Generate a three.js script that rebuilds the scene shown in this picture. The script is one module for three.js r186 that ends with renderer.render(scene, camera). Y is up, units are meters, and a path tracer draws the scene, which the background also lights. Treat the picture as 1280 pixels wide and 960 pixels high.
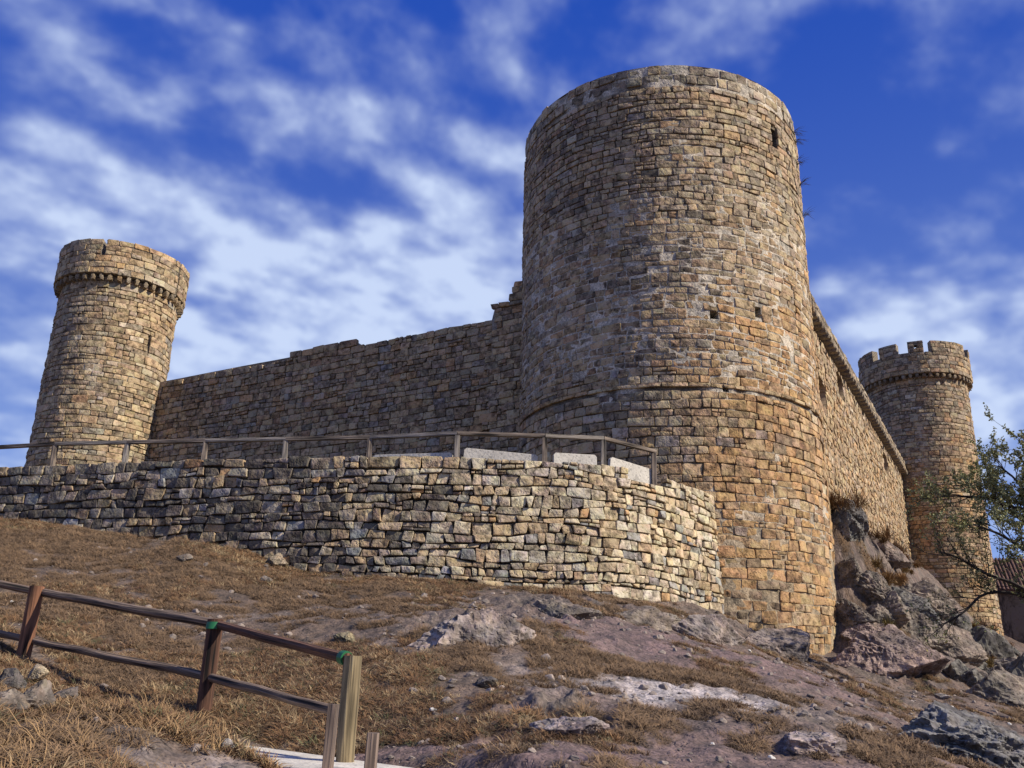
import * as THREE from 'three';
import { mergeGeometries } from 'three/addons/utils/BufferGeometryUtils.js';

// ---------------------------------------------------------------- camera, sky, sun, exposure
const scene = new THREE.Scene();
const R = Math.PI / 180;
const FOCAL = 1130, PITCH = 18.7 * R, ROLL = 1.5 * R, EYE = new THREE.Vector3(0, 1.6, 0);
const camera = new THREE.PerspectiveCamera(2 * Math.atan(480 / FOCAL) / R, 4 / 3, 0.1, 1500);
camera.position.copy(EYE);
camera.rotation.set(PITCH, 0, ROLL, 'YXZ');
camera.updateMatrixWorld(true);
const renderer = new THREE.WebGLRenderer({ antialias: true });
renderer.setSize(1024, 768);
renderer.toneMapping = THREE.LinearToneMapping;
renderer.toneMappingExposure = 1.25;
renderer.shadowMap.enabled = true;

const SUN_AZ = 112 * R, SUN_EL = 36 * R;
const sunDir = new THREE.Vector3(Math.sin(SUN_AZ) * Math.cos(SUN_EL), Math.sin(SUN_EL), -Math.cos(SUN_AZ) * Math.cos(SUN_EL));
const sun = new THREE.DirectionalLight(new THREE.Color(1.0, 0.905, 0.76), 5);
sun.name = 'sun';
sun.position.copy(sunDir).multiplyScalar(120).add(new THREE.Vector3(3, 5, -30));
sun.target.position.set(3, 5, -30);
sun.castShadow = true;
sun.shadow.mapSize.set(4096, 4096);
Object.assign(sun.shadow.camera, { left: -60, right: 60, top: 60, bottom: -60, near: 1, far: 300 });
scene.add(sun, sun.target);

// ---------------------------------------------------------------- numbers: random, noise, pixel rays
function rng(seed) { let a = seed >>> 0; return () => { a = (a + 0x6d2b79f5) | 0; let t = Math.imul(a ^ (a >>> 15), 1 | a); t = (t + Math.imul(t ^ (t >>> 7), 61 | t)) ^ t; return ((t ^ (t >>> 14)) >>> 0) / 4294967296; }; }
const lerp = (a, b, t) => a + (b - a) * t, clamp = (x, a = 0, b = 1) => Math.min(b, Math.max(a, x));
const smooth = (a, b, x) => { const t = clamp((x - a) / (b - a)); return t * t * (3 - 2 * t); };
function hash(i, j, k) { let n = Math.imul(i, 374761393) ^ Math.imul(j, 668265263) ^ Math.imul(k, 1274126177); n = Math.imul(n ^ (n >>> 13), 1103515245); n ^= n >>> 16; return (n >>> 0) / 2147483648 - 1; }
function noise(x, y, z = 0) {
  const i = Math.floor(x), j = Math.floor(y), k = Math.floor(z); let u = x - i, v = y - j, w = z - k;
  u = u * u * (3 - 2 * u); v = v * v * (3 - 2 * v); w = w * w * (3 - 2 * w);
  const a = lerp(lerp(hash(i, j, k), hash(i + 1, j, k), u), lerp(hash(i, j + 1, k), hash(i + 1, j + 1, k), u), v);
  if (w === 0) return a;
  return lerp(a, lerp(lerp(hash(i, j, k + 1), hash(i + 1, j, k + 1), u), lerp(hash(i, j + 1, k + 1), hash(i + 1, j + 1, k + 1), u), v), w);
}
function fbm(x, y, z, oct) { let s = 0, a = 0.5; for (let o = 0; o < oct; o++) { s += a * noise(x, y, z); x = x * 2.03 + 17.1; y = y * 2.03 + 5.7; z = z * 2.03 + 9.2; a *= 0.5; } return s; }
function wisp(x, y, z, oct) { let s = 0, a = 0.5; for (let o = 0; o < oct; o++) { s += a * noise(x, y, z + o * 3.7); const t = x * 1.54 - y * 1.28; y = x * 1.28 + y * 1.54 + 5.7; x = t + 17.1; a *= 0.54; } return s; }   // octaves turned against each other
function ridge(x, y, z, oct) { let s = 0, a = 0.5; for (let o = 0; o < oct; o++) { s += a * (1 - 2 * Math.abs(noise(x, y, z))); x = x * 2.1 + 11.3; y = y * 2.1 + 3.9; z = z * 2.1 + 7.7; a *= 0.5; } return s; }
function pixelRay(px, py) { return new THREE.Vector3((px - 640) / FOCAL, (480 - py) / FOCAL, -1).applyQuaternion(camera.quaternion).normalize(); }
function at(px, py, dist) { const d = pixelRay(px, py); return d.multiplyScalar(dist / Math.hypot(d.x, d.z)).add(EYE); }   // dist: metres along the ground
function atLevel(px, py, y) { const d = pixelRay(px, py); return d.multiplyScalar((y - EYE.y) / d.y).add(EYE); }
function toPixel(p) { const q = p.clone().applyMatrix4(camera.matrixWorldInverse); return [640 + FOCAL * q.x / -q.z, 480 - FOCAL * q.y / -q.z, -q.z]; }
const polar = (az, d, y = 0) => new THREE.Vector3(Math.sin(az * R) * d, y, -Math.cos(az * R) * d);

// ---------------------------------------------------------------- sky: deep blue air with wisps of cirrus
{
  const W = 2048, H = 1024, data = new Float32Array(W * H * 4);
  // where the photograph shows thicker (+) and thinner (-) cirrus: azimuth, elevation, half widths, amount
  const veil = [[-27, 27, 12, 3.5, 0.42], [-14, 22, 10, 5.5, 0.55], [-4, 25, 7, 7, 0.4], [-16, 33, 8, 3, 0.1], [-4, 37, 7, 5, 0.12], [-23, 35.5, 6, 4, -0.12], [-12, 29.5, 5, 2.2, -0.42],
    [-20, 30, 9, 1.8, -0.35], [-22, 41, 9, 3, -0.35], [-24, 23.5, 7, 1.5, -0.1], [21, 33, 6, 6, -0.1], [28, 27, 7, 6, -0.04], [25, 18, 11, 5.5, 0.62], [-10, 17, 15, 5, 0.4], [24, 38, 4, 3, -0.1], [-30, 16, 6, 5, 0.15]];
  for (let r = 0; r < H; r++) {
    const el = ((r + 0.5) / H - 0.5) * Math.PI, y = Math.sin(el), c = Math.cos(el);
    for (let q = 0; q < W; q++) {
      const a = ((q + 0.5) / W - 0.5) * 2 * Math.PI, x = c * Math.cos(a), z = c * Math.sin(a), o = (r * W + q) * 4;
      let col;
      if (y < 0) col = [0.26, 0.25, 0.24];
      else {
        const t = Math.pow(1 - clamp(y / 0.9), 2.5);
        col = [lerp(0.008, 0.36, t), lerp(0.066, 0.55, t), lerp(0.46, 1.0, t)];
        const k = 1 / (y + 0.16), X = x * k, Z = z * k, s = X * 0.8 - Z * 0.6, w = X * 0.6 + Z * 0.8;   // wisps drawn out along one wind
        const wx = fbm(s * 1.3 + 3, w * 1.3, 1.5, 3), wz = fbm(s * 1.3, w * 1.3 + 9, 4.5, 3);
        const big = wisp(s * 1.2 + wx * 0.6, w * 1.6 + wz * 0.6, 7.3, 5), mid = wisp(s * 3.4 + wx * 0.8, w * 5.0 + wz * 0.8, 2.2, 6), fine = wisp(s * 12 + wx * 1.2, w * 15 + wz * 1.2, 5.1, 5), hair = 1 - 2.4 * Math.abs(wisp(s * 2.6 + wz * 2.2, w * 6.5 + wx * 2.2, 9.4, 5));
        const az = Math.atan2(x, -z) / R, e = el / R;
        let cov = 0.17;
        for (const [va, ve, sa, se, amt] of veil) { const g = ((az - va) / sa) ** 2 + ((e - ve) / se) ** 2; if (g < 8) cov += amt * Math.exp(-g); }
        let den = smooth(-0.12, 1.3, cov + big * 0.5 + mid * 0.36 + fine * 0.46 + hair * 0.03);
        den = clamp(den * (0.9 + 0.25 * mid + 0.75 * fine + 0.04 * hair), 0, 0.88);
        col = [lerp(col[0], 0.68, den), lerp(col[1], 0.8, den), lerp(col[2], 1.04, den)];
      }
      data[o] = col[0] / 1.3; data[o + 1] = col[1] / 1.3; data[o + 2] = col[2] / 1.3; data[o + 3] = 1;
    }
  }
  const sky = new THREE.DataTexture(data, W, H, THREE.RGBAFormat, THREE.FloatType);
  sky.mapping = THREE.EquirectangularReflectionMapping; sky.magFilter = THREE.LinearFilter; sky.minFilter = THREE.LinearFilter; sky.needsUpdate = true;
  scene.background = sky; scene.environment = sky;
}

// ---------------------------------------------------------------- textures and materials (colour grain and fine relief only)
function canvasNoise(n, fn, srgb) {
  const d = new Uint8Array(n * n * 4);
  for (let j = 0; j < n; j++) for (let i = 0; i < n; i++) { const c = fn(i / n, j / n), o = (j * n + i) * 4; for (let k = 0; k < 3; k++) d[o + k] = clamp(Array.isArray(c) ? c[k] : c) * 255; d[o + 3] = 255; }
  const t = new THREE.DataTexture(d, n, n); t.wrapS = t.wrapT = THREE.RepeatWrapping; t.magFilter = THREE.LinearFilter; t.minFilter = THREE.LinearMipmapLinearFilter; t.generateMipmaps = true;
  if (srgb) t.colorSpace = THREE.SRGBColorSpace; t.needsUpdate = true; return t;
}
function tiled(x, y, f, oct, seed) {   // noise that repeats over the unit square
  let s = 0, a = 0.5;
  for (let o = 0; o < oct; o++, f *= 2, a *= 0.55) {
    const X = x * f, Y = y * f, i = Math.floor(X), j = Math.floor(Y); let u = X - i, v = Y - j; u = u * u * (3 - 2 * u); v = v * v * (3 - 2 * v);
    const m = (p, q) => hash((p % f + f) % f, (q % f + f) % f, seed + o);
    s += a * lerp(lerp(m(i, j), m(i + 1, j), u), lerp(m(i, j + 1), m(i + 1, j + 1), u), v);
  }
  return s;
}
const grain = canvasNoise(512, (x, y) => { const a = tiled(x, y, 8, 6, 3), b = tiled(x, y, 24, 4, 9), pit = smooth(0.3, 0.55, tiled(x, y, 40, 2, 31)); const g = 0.9 + a * 0.5 + b * 0.3 - pit * 0.3; return [g, g * (0.985 + 0.03 * a), g * (0.97 + 0.06 * b)]; }, true);
const relief = canvasNoise(512, (x, y) => 0.5 + tiled(x, y, 10, 6, 5) * 0.6 - smooth(0.25, 0.6, tiled(x, y, 34, 3, 77)) * 0.3);
const soilMap = canvasNoise(512, (x, y) => { const a = tiled(x, y, 6, 7, 12), b = tiled(x, y, 60, 3, 44), g = 0.84 + a * 0.3 + b * 0.32; return [g, g * (1 - 0.03 * a), g * (1 - 0.06 * a)]; }, true);
function tiledLong(x, y, fx, fy, oct, seed) {   // the same, drawn out along y
  let s = 0, a = 0.5;
  for (let o = 0; o < oct; o++, fx *= 2, fy *= 2, a *= 0.55) { const X = x * fx, Y = y * fy, i = Math.floor(X), j = Math.floor(Y); let u = X - i, v = Y - j; u = u * u * (3 - 2 * u); v = v * v * (3 - 2 * v); const m = (p, q) => hash(p % fx, q % fy, seed + o); s += a * lerp(lerp(m(i, j), m(i + 1, j), u), lerp(m(i, j + 1), m(i + 1, j + 1), u), v); }
  return s;
}
const woodMap = canvasNoise(256, (x, y) => { const w = tiledLong(x, y, 32, 3, 3, 8), s = tiled(x, y, 4, 4, 5), crack = smooth(0.36, 0.55, tiledLong(x, y, 18, 1, 2, 61)); const g = 0.8 + w * 0.4 + s * 0.2 - crack * 0.45; return [g, g * 0.98, g * 0.95]; }, true);
const stoneMat = new THREE.MeshStandardMaterial({ vertexColors: true, map: grain, bumpMap: relief, bumpScale: 0.05, roughness: 0.95 });
const mortarMat = new THREE.MeshStandardMaterial({ vertexColors: true, map: soilMap, bumpMap: relief, bumpScale: 0.04, roughness: 1 });
const groundMat = new THREE.MeshStandardMaterial({ vertexColors: true, map: soilMap, bumpMap: relief, bumpScale: 0.05, roughness: 1 });
const rockMat = new THREE.MeshStandardMaterial({ vertexColors: true, map: grain, bumpMap: relief, bumpScale: 0.06, roughness: 0.95 });
const lin = (r, g, b) => new THREE.Color().setRGB(r, g, b);
const woodMat = (r, g, b) => new THREE.MeshStandardMaterial({ color: lin(r, g, b), map: woodMap, bumpMap: woodMap, bumpScale: 0.012, roughness: 1 });
const concreteMap = canvasNoise(256, (x, y) => { const g = 0.92 + tiled(x, y, 5, 6, 71) * 0.12 - smooth(0.12, 0.5, tiled(x, y, 6, 5, 15)) * 0.16 - smooth(0.3, 0.42, tiled(x, y, 30, 2, 95)) * 0.2; return [g, g * 0.985, g * 0.955]; }, true);
const concreteMat = new THREE.MeshStandardMaterial({ color: lin(0.66, 0.64, 0.6), map: concreteMap, bumpMap: relief, bumpScale: 0.01, roughness: 0.9 });

// ---------------------------------------------------------------- naming and adding
const taken = {};
function numbered(n) { const k = taken[n] = (taken[n] ?? -1) + 1; return k ? `${n}_${String(k).padStart(3, '0')}` : n; }
function lit(o) { o.traverse((m) => { if (m.isMesh) { m.castShadow = true; m.receiveShadow = true; } }); return o; }
function tag(o, label, category, group, kind) { if (label) o.userData.label = label; if (category) o.userData.category = category; if (group) o.userData.group = group; if (kind) o.userData.kind = kind; return o; }
function thing(name, label, category, pos, group) { const g = new THREE.Group(); g.name = numbered(name); g.position.copy(pos); scene.add(g); return tag(g, label, category, group, 'thing'); }
function part(name, geo, mat, parent, kind) { const m = new THREE.Mesh(geo, mat); m.name = name; m.castShadow = m.receiveShadow = true; parent.add(m); if (kind) m.userData.kind = kind; return m; }
function structure(name, geo, mat, label) { const m = part(numbered(name), geo, mat, scene, 'structure'); if (label) m.userData.label = label; m.userData.category = name.replace(/_/g, ' '); return m; }
function geometry(pos, idx, col, uv) {
  const g = new THREE.BufferGeometry(); g.setAttribute('position', new THREE.Float32BufferAttribute(pos, 3));
  if (col) g.setAttribute('color', new THREE.Float32BufferAttribute(col, 3));
  g.setAttribute('uv', new THREE.Float32BufferAttribute(uv ?? new Float32Array(pos.length / 3 * 2), 2));
  if (idx) g.setIndex(idx); g.computeVertexNormals(); return g;
}

// ---------------------------------------------------------------- plan of the castle
const MAIN = { c: polar(10.1, 30), r: 5.0, base: 1.6, top: 21.2 };
const LEFT = { c: polar(-25.3, 40.5), r: 2.39, base: 5.5, top: 19.07, pr: 2.67 };
const RIGHT = { c: polar(25.27, 60), r: 2.96, base: 2.0, top: 21.5, pr: 3.28 };
for (const t of [MAIN, LEFT, RIGHT]) { t.f = new THREE.Vector3(-t.c.x, 0, -t.c.z).normalize(); t.s = new THREE.Vector3(t.f.z, 0, -t.f.x); t.map = (u, v, d, r = t.r) => { const a = u / t.r, k = r + d; return [t.c.x + k * (Math.cos(a) * t.f.x + Math.sin(a) * t.s.x), v, t.c.z + k * (Math.cos(a) * t.f.z + Math.sin(a) * t.s.z)]; }; }
function onTower(t, px, py, r = t.r) {   // a pixel on a tower's round face -> [u, height]
  const d = pixelRay(px, py), ox = -t.c.x, oz = -t.c.z, A = d.x * d.x + d.z * d.z, B = ox * d.x + oz * d.z, C = ox * ox + oz * oz - r * r, q = Math.sqrt(Math.max(0, B * B - A * C)), k = (-B - q) / A;
  const x = ox + d.x * k, z = oz + d.z * k; return [Math.atan2(x * t.s.x + z * t.s.z, x * t.f.x + z * t.f.z) * t.r, EYE.y + d.y * k];
}
function flatWall(a, b) {   // a straight wall face from a to b, its outer side towards the right of a -> b
  const L = Math.hypot(b.x - a.x, b.z - a.z), w = new THREE.Vector3((b.x - a.x) / L, 0, (b.z - a.z) / L), n = new THREE.Vector3(-w.z, 0, w.x);
  return { a, w, n, L, map: (u, v, d) => [a.x + w.x * u + n.x * d, v, a.z + w.z * u + n.z * d],
    hit(px, py) { const d = pixelRay(px, py), k = ((a.x - EYE.x) * n.x + (a.z - EYE.z) * n.z) / (d.x * n.x + d.z * n.z); return [(EYE.x + d.x * k - a.x) * w.x + (EYE.z + d.z * k - a.z) * w.z, EYE.y + d.y * k]; } };
}
const leftWall = flatWall(polar(-22.6, 39.6), polar(-0.6, 29.6));
const rightWall = flatWall(new THREE.Vector3(8.55, 0, -26.1), new THREE.Vector3(23.75, 0, -53.2));
// terrace wall: a curve in plan through points whose level top (y 6.9) the photograph gives
const terraceCurve = new THREE.CatmullRomCurve3([polar(-40, 33), polar(-29.9, 26.8), polar(-24.5, 24.6), polar(-18.9, 22.95), polar(-11, 21.4), polar(-3.5, 20.85), polar(2.73, 21.0), polar(6.3, 21.35), polar(9.14, 22.35), polar(11.6, 23.9), polar(12.75, 24.75), polar(13.0, 25.3)]);
terraceCurve.arcLengthDivisions = 600;
const TL = terraceCurve.getLength(), TOP = 6.9;
const terraceTable = Array.from({ length: 801 }, (_, i) => { const p = terraceCurve.getPointAt(i / 800), t = terraceCurve.getTangentAt(i / 800); return [p.x, p.z, -t.z, t.x]; });
function terraceAt(u) { const f = clamp(u / TL) * 800, i = Math.min(799, Math.floor(f)), k = f - i, a = terraceTable[i], b = terraceTable[i + 1]; return a.map((v, j) => lerp(v, b[j], k)); }
const copingTop = (() => { const t = Array.from({ length: 401 }, (_, i) => { const p = terraceCurve.getPointAt(i / 400), a = Math.atan2(p.x, -p.z) / R; return TOP - 0.2 * smooth(2.8, 5.8, a) - 0.04 * smooth(6, 9, a) + 0.12 * smooth(9.5, 12.8, a); }); return (u) => t[clamp(Math.round(u / TL * 400), 0, 400)]; })();
const terraceMap = (u, v, d) => { const [x, z, nx, nz] = terraceAt(u), k = d + (TOP - v) * 0.05; return [x + nx * k, v, z + nz * k]; };

// ---------------------------------------------------------------- terrain height
const controls = [[0, 0.01, -1.6], [180, 6, -1.8], [90, 7, -2.3], [-90, 7, -1.0], [0, 6.5, -0.5], [17, 8, -0.6], [28, 10, -0.75], [-9, 8.2, -0.66], [-14, 9.8, -0.6], [-10, 6.4, -0.62], [-20, 7.3, -0.2], [-27, 8, -0.12], [-13.2, 7.6, -0.42], [-23, 6, -0.5],
  [-17.1, 10.7, -0.32], [-27, 13.5, 0.16], [-22, 12.5, 0.0], [-36, 14, 0.7], [-30, 20, 1.75], [-12, 15, 0.72], [-5, 11, 0.1], [0, 15, 0.9], [9, 14, 0.5], [17, 17, 0.35], [17, 23.5, 0.78],
  [-29.3, 26.6, 3.82], [-23.1, 24.3, 3.4], [-16.3, 22.2, 2.91], [-12.9, 21.5, 2.45], [-6.6, 20.8, 2.26], [2.8, 20.9, 2.23], [6.3, 21.8, 2.16], [12.5, 24.6, 2.06], [15.6, 25.6, 1.45], [18.8, 27.3, 0.92], [20.6, 28.6, 1.15], [-45, 34, 5.0],
  [24, 18, -0.5], [24, 26, 0.2], [29, 22, -0.5], [28.5, 40, 0.5], [29, 55, 1.5], [28, 58, 1.9], [36, 40, -0.6], [42, 20, -2.2], [33, 60, 1.8], [30, 75, 2.4], [46, 70, 0.4], [23.4, 33, 0.75], [60, 40, -3],
  [10, 33, 3.2], [-8, 33, 3.9], [-25, 40, 4.1], [14, 50, 4], [-20, 60, 3], [-50, 60, 3.5], [-70, 30, 2.5], [25, 62, 3]].map(([a, d, h]) => [Math.sin(a * R) * d, -Math.cos(a * R) * d, h + 1.6]);
const spline = (() => {   // thin-plate spline through the control points
  const n = controls.length, N = n + 3, M = Array.from({ length: N }, () => new Float64Array(N + 1)), U = (q) => (q < 1e-9 ? 0 : q * Math.log(q));
  for (let i = 0; i < n; i++) { for (let j = 0; j < n; j++) M[i][j] = U((controls[i][0] - controls[j][0]) ** 2 + (controls[i][1] - controls[j][1]) ** 2); M[i][i] += 0.4; M[i][n] = M[n][i] = 1; M[i][n + 1] = M[n + 1][i] = controls[i][0]; M[i][n + 2] = M[n + 2][i] = controls[i][1]; M[i][N] = controls[i][2]; }
  for (let c = 0; c < N; c++) { let p = c; for (let r = c + 1; r < N; r++) if (Math.abs(M[r][c]) > Math.abs(M[p][c])) p = r; [M[c], M[p]] = [M[p], M[c]]; for (let r = 0; r < N; r++) if (r !== c) { const f = M[r][c] / M[c][c]; if (f) for (let k = c; k <= N; k++) M[r][k] -= f * M[c][k]; } }
  const w = M.map((row, i) => row[N] / row[i]);
  return (x, z) => { let s = w[n] + w[n + 1] * x + w[n + 2] * z; for (let i = 0; i < n; i++) s += w[i] * U((x - controls[i][0]) ** 2 + (z - controls[i][1]) ** 2); return s; };
})();
function coarse(x, z) {
  const d = Math.hypot(x, z); let h = spline(x, z);
  const t = (x - rightWall.a.x) * rightWall.w.x + (z - rightWall.a.z) * rightWall.w.z, o = (x - rightWall.a.x) * rightWall.n.x + (z - rightWall.a.z) * rightWall.n.z;   // the crag that carries the right-hand wall
  const wide = 1.15 + 0.045 * t, cliff = 4.5 * smooth(0.4, 3.2, t) * smooth(46, 36, t) / (1 + Math.pow(Math.max(0, o - 0.15) / Math.max(0.5, wide), 2.4));
  if (o > -6) h += cliff * smooth(-6, -1, o);
  return lerp(h, -9 + 3 * noise(x * 0.01, z * 0.01), smooth(72, 130, d));
}
// stony and bare places, found on the coarse slope from the photograph's pixels
function march(px, py, f) { const d = pixelRay(px, py); let k = 3, p = 3; for (; k < 160; k *= 1.004) { if (EYE.y + d.y * k < f(d.x * k, d.z * k)) break; p = k; } for (let i = 0; i < 20; i++) { const m = (p + k) / 2; if (EYE.y + d.y * m < f(d.x * m, d.z * m)) k = m; else p = m; } return new THREE.Vector3(d.x * k, EYE.y + d.y * k, d.z * k); }
const spot = (px, py, rx, rz, amt = 1) => { const p = march(px, py, coarse); return [p.x, p.z, rx, rz, amt]; };
const stony = [spot(600, 790, 1.3, 1.6), spot(690, 765, 1.2, 1.2), spot(800, 775, 2.0, 0.8), spot(910, 790, 1.5, 0.9), spot(700, 905, 0.7, 0.9), spot(990, 830, 1.0, 1.0), spot(1130, 850, 2.5, 2), spot(1180, 800, 3, 4), spot(1230, 930, 2.4, 2.4), spot(1020, 925, 0.9, 0.9, 0.6)];
const purple = [spot(820, 800, 2.6, 1.9), spot(930, 830, 2.4, 1.8), spot(760, 800, 1.5, 1.5), spot(1060, 880, 1.8, 1.5, 0.5), spot(880, 955, 2.5, 0.8, 0.9), spot(720, 900, 0.8, 0.7, 0.7), spot(520, 945, 1.6, 0.5, 0.8), spot(1000, 940, 1.6, 0.7, 0.6)];
const white = [spot(840, 862, 1.15, 0.9), spot(790, 850, 0.7, 0.6, 0.6), spot(240, 948, 0.5, 0.3, 0.45)];
const inSpots = (list, x, z) => { let m = 0; for (const [a, b, rx, rz, amt] of list) { const g = ((x - a) / rx) ** 2 + ((z - b) / rz) ** 2; if (g < 6) m = Math.max(m, amt * Math.exp(-g * 0.8)); } return m; };
const PATH = (() => { const p = polar(-13.6, 9.6), q = polar(-3.4, 7.6), L = p.distanceTo(q); return { p, w: q.clone().sub(p).divideScalar(L), L, y: 1.0 }; })();
const pathN = new THREE.Vector3(-PATH.w.z, 0, PATH.w.x);   // towards the camera's side
const pathHeight = (k) => 1.015 - 0.012 * k;
function cragAt(x, z) { const t = (x - rightWall.a.x) * rightWall.w.x + (z - rightWall.a.z) * rightWall.w.z, o = (x - rightWall.a.x) * rightWall.n.x + (z - rightWall.a.z) * rightWall.n.z; return smooth(0.5, 3, t) * smooth(34, 28, t) * smooth(-0.5, 0.5, o) * smooth(8, 4, o + 2 * noise(x * 0.5, z * 0.5, 3)); }
function ground(x, z) {
  let h = coarse(x, z); const d = Math.hypot(x, z);
  if (d > 90) return h;
  const st = Math.max(inSpots(stony, x, z), cragAt(x, z));
  h += 0.16 * fbm(x * 0.45, z * 0.45, 3.1, 3) + 0.09 * ridge(x * 1.4, z * 1.4, 8.8, 3) * (0.5 + st) + 0.06 * fbm(x * 4.5, z * 4.5, 1.7, 4);
  if (st > 0.02) { const q = x * 0.55 + z * 0.3 + h * 1.4 + 0.35 * noise(x * 1.2, z * 1.2, 4.4), lay = q * 3.2 - Math.floor(q * 3.2); h += st * (0.2 * ridge(x * 0.9, z * 1.2, 21.5, 4) + 0.12 * (lay < 0.75 ? lay : 3 * (1 - lay)) + 0.05 * ridge(x * 4, z * 4, 2.5, 2)); }
  const kx = (x - PATH.p.x) * PATH.w.x + (z - PATH.p.z) * PATH.w.z, kn = (x - PATH.p.x) * pathN.x + (z - PATH.p.z) * pathN.z;
  if (kx > -0.6 && kx < 6) { const m = smooth(-0.35, -0.05, kn) * smooth(1.6, 1.15, kn) * smooth(-0.6, 0.1, kx) * smooth(6, 5, kx); h = lerp(h, pathHeight(kx) - 0.07, m); }
  return h;
}
const hit = (px, py) => march(px, py, ground);

// how much dry grass covers a place
function grassAt(x, z) {
  const n = fbm(x * 0.55, z * 0.55, 6.6, 3) * 1.0 + fbm(x * 2.3, z * 2.3, 1.3, 3) * 1.15, d = Math.hypot(x, z);
  let m = 0.72 + n * 1.1 - 0.8 * Math.max(inSpots(purple, x, z), inSpots(white, x, z) * 1.2, inSpots(stony, x, z) * 0.95, cragAt(x, z) * 0.6) + 0.0;
  m -= 0.2 * smooth(8, 20, x) * smooth(-30, -10, z); m += 0.25 * smooth(16, 11, d) * smooth(6, 0, x) + 0.3 * smooth(9.5, 8, d) * smooth(-1.2, -2.2, x); m -= 1.5 * smooth(-1.2, 0.2, (x - PATH.p.x) * PATH.w.x + (z - PATH.p.z) * PATH.w.z) * smooth(-0.25, -0.05, (x - PATH.p.x) * pathN.x + (z - PATH.p.z) * pathN.z) * smooth(1.5, 1.25, (x - PATH.p.x) * pathN.x + (z - PATH.p.z) * pathN.z);
  return d > 70 ? 0 : clamp(m);
}
{
  const phi = [], rad = [];
  for (let i = 0; i <= 600; i++) phi.push(-0.62 + 1.24 * i / 600);
  for (let i = 1; i < 80; i++) phi.push(0.62 + (2 * Math.PI - 1.24) * i / 80);
  for (let r = 0.5; r < 450; r *= r < 4.5 ? 1.08 : r < 62 ? 1.0075 : 1.06) rad.push(r);
  const n = phi.length, m = rad.length, pos = new Float32Array((n * m + 1) * 3), col = new Float32Array((n * m + 1) * 3), uv = new Float32Array((n * m + 1) * 2), idx = [];
  const straw = [0.135, 0.084, 0.046], earth = [0.155, 0.108, 0.078], pale = [0.23, 0.178, 0.145], mauve = [0.225, 0.15, 0.145], chalk = [0.5, 0.44, 0.42], rockc = [0.19, 0.15, 0.122];
  const paint = (x, z, o) => {
    const g = grassAt(x, z), c = earth.slice(), mix = (k, t) => { for (let i = 0; i < 3; i++) c[i] = lerp(c[i], k[i], t); };
    mix(pale, smooth(-0.1, 0.5, fbm(x * 1.1, z * 1.1, 14.2, 4)) * 0.8);
    mix(mauve, clamp(inSpots(purple, x, z) * 1.4 + 0.35 * smooth(0, 10, x)) * (0.75 + 0.4 * fbm(x * 1.7, z * 1.7, 2.9, 3)));
    mix(chalk, clamp(inSpots(white, x, z) * 1.6 * (0.6 + 1.3 * fbm(x * 2.4, z * 2.4, 31, 4) + 0.25)));
    mix(rockc, clamp(Math.max(inSpots(stony, x, z), cragAt(x, z)) * (0.7 + 1.6 * fbm(x * 2, z * 2, 77, 4))));
    mix(straw, smooth(0.35, 0.9, g) * 0.7);
    const s = 0.95 + 0.42 * fbm(x * 9, z * 9, 3.3, 3); for (let i = 0; i < 3; i++) col[o + i] = c[i] * s;
  };
  for (let j = 0; j < m; j++) for (let i = 0; i < n; i++) { const k = j * n + i, x = Math.sin(phi[i]) * rad[j], z = -Math.cos(phi[i]) * rad[j]; pos.set([x, ground(x, z), z], k * 3); uv.set([x * 0.7, z * 0.7], k * 2); paint(x, z, k * 3); }
  pos.set([0, ground(0, 0), 0], n * m * 3); paint(0, 0, n * m * 3);
  for (let i = 0; i < n; i++) { const e = (i + 1) % n; idx.push(n * m, e, i); for (let j = 0; j < m - 1; j++) { const a = j * n + i, b = j * n + e, c = a + n, d = b + n; idx.push(a, b, c, b, d, c); } }
  structure('ground', geometry(pos, idx, col, uv), groundMat, 'bare stony slope with patches of dry brown grass');
}

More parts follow.
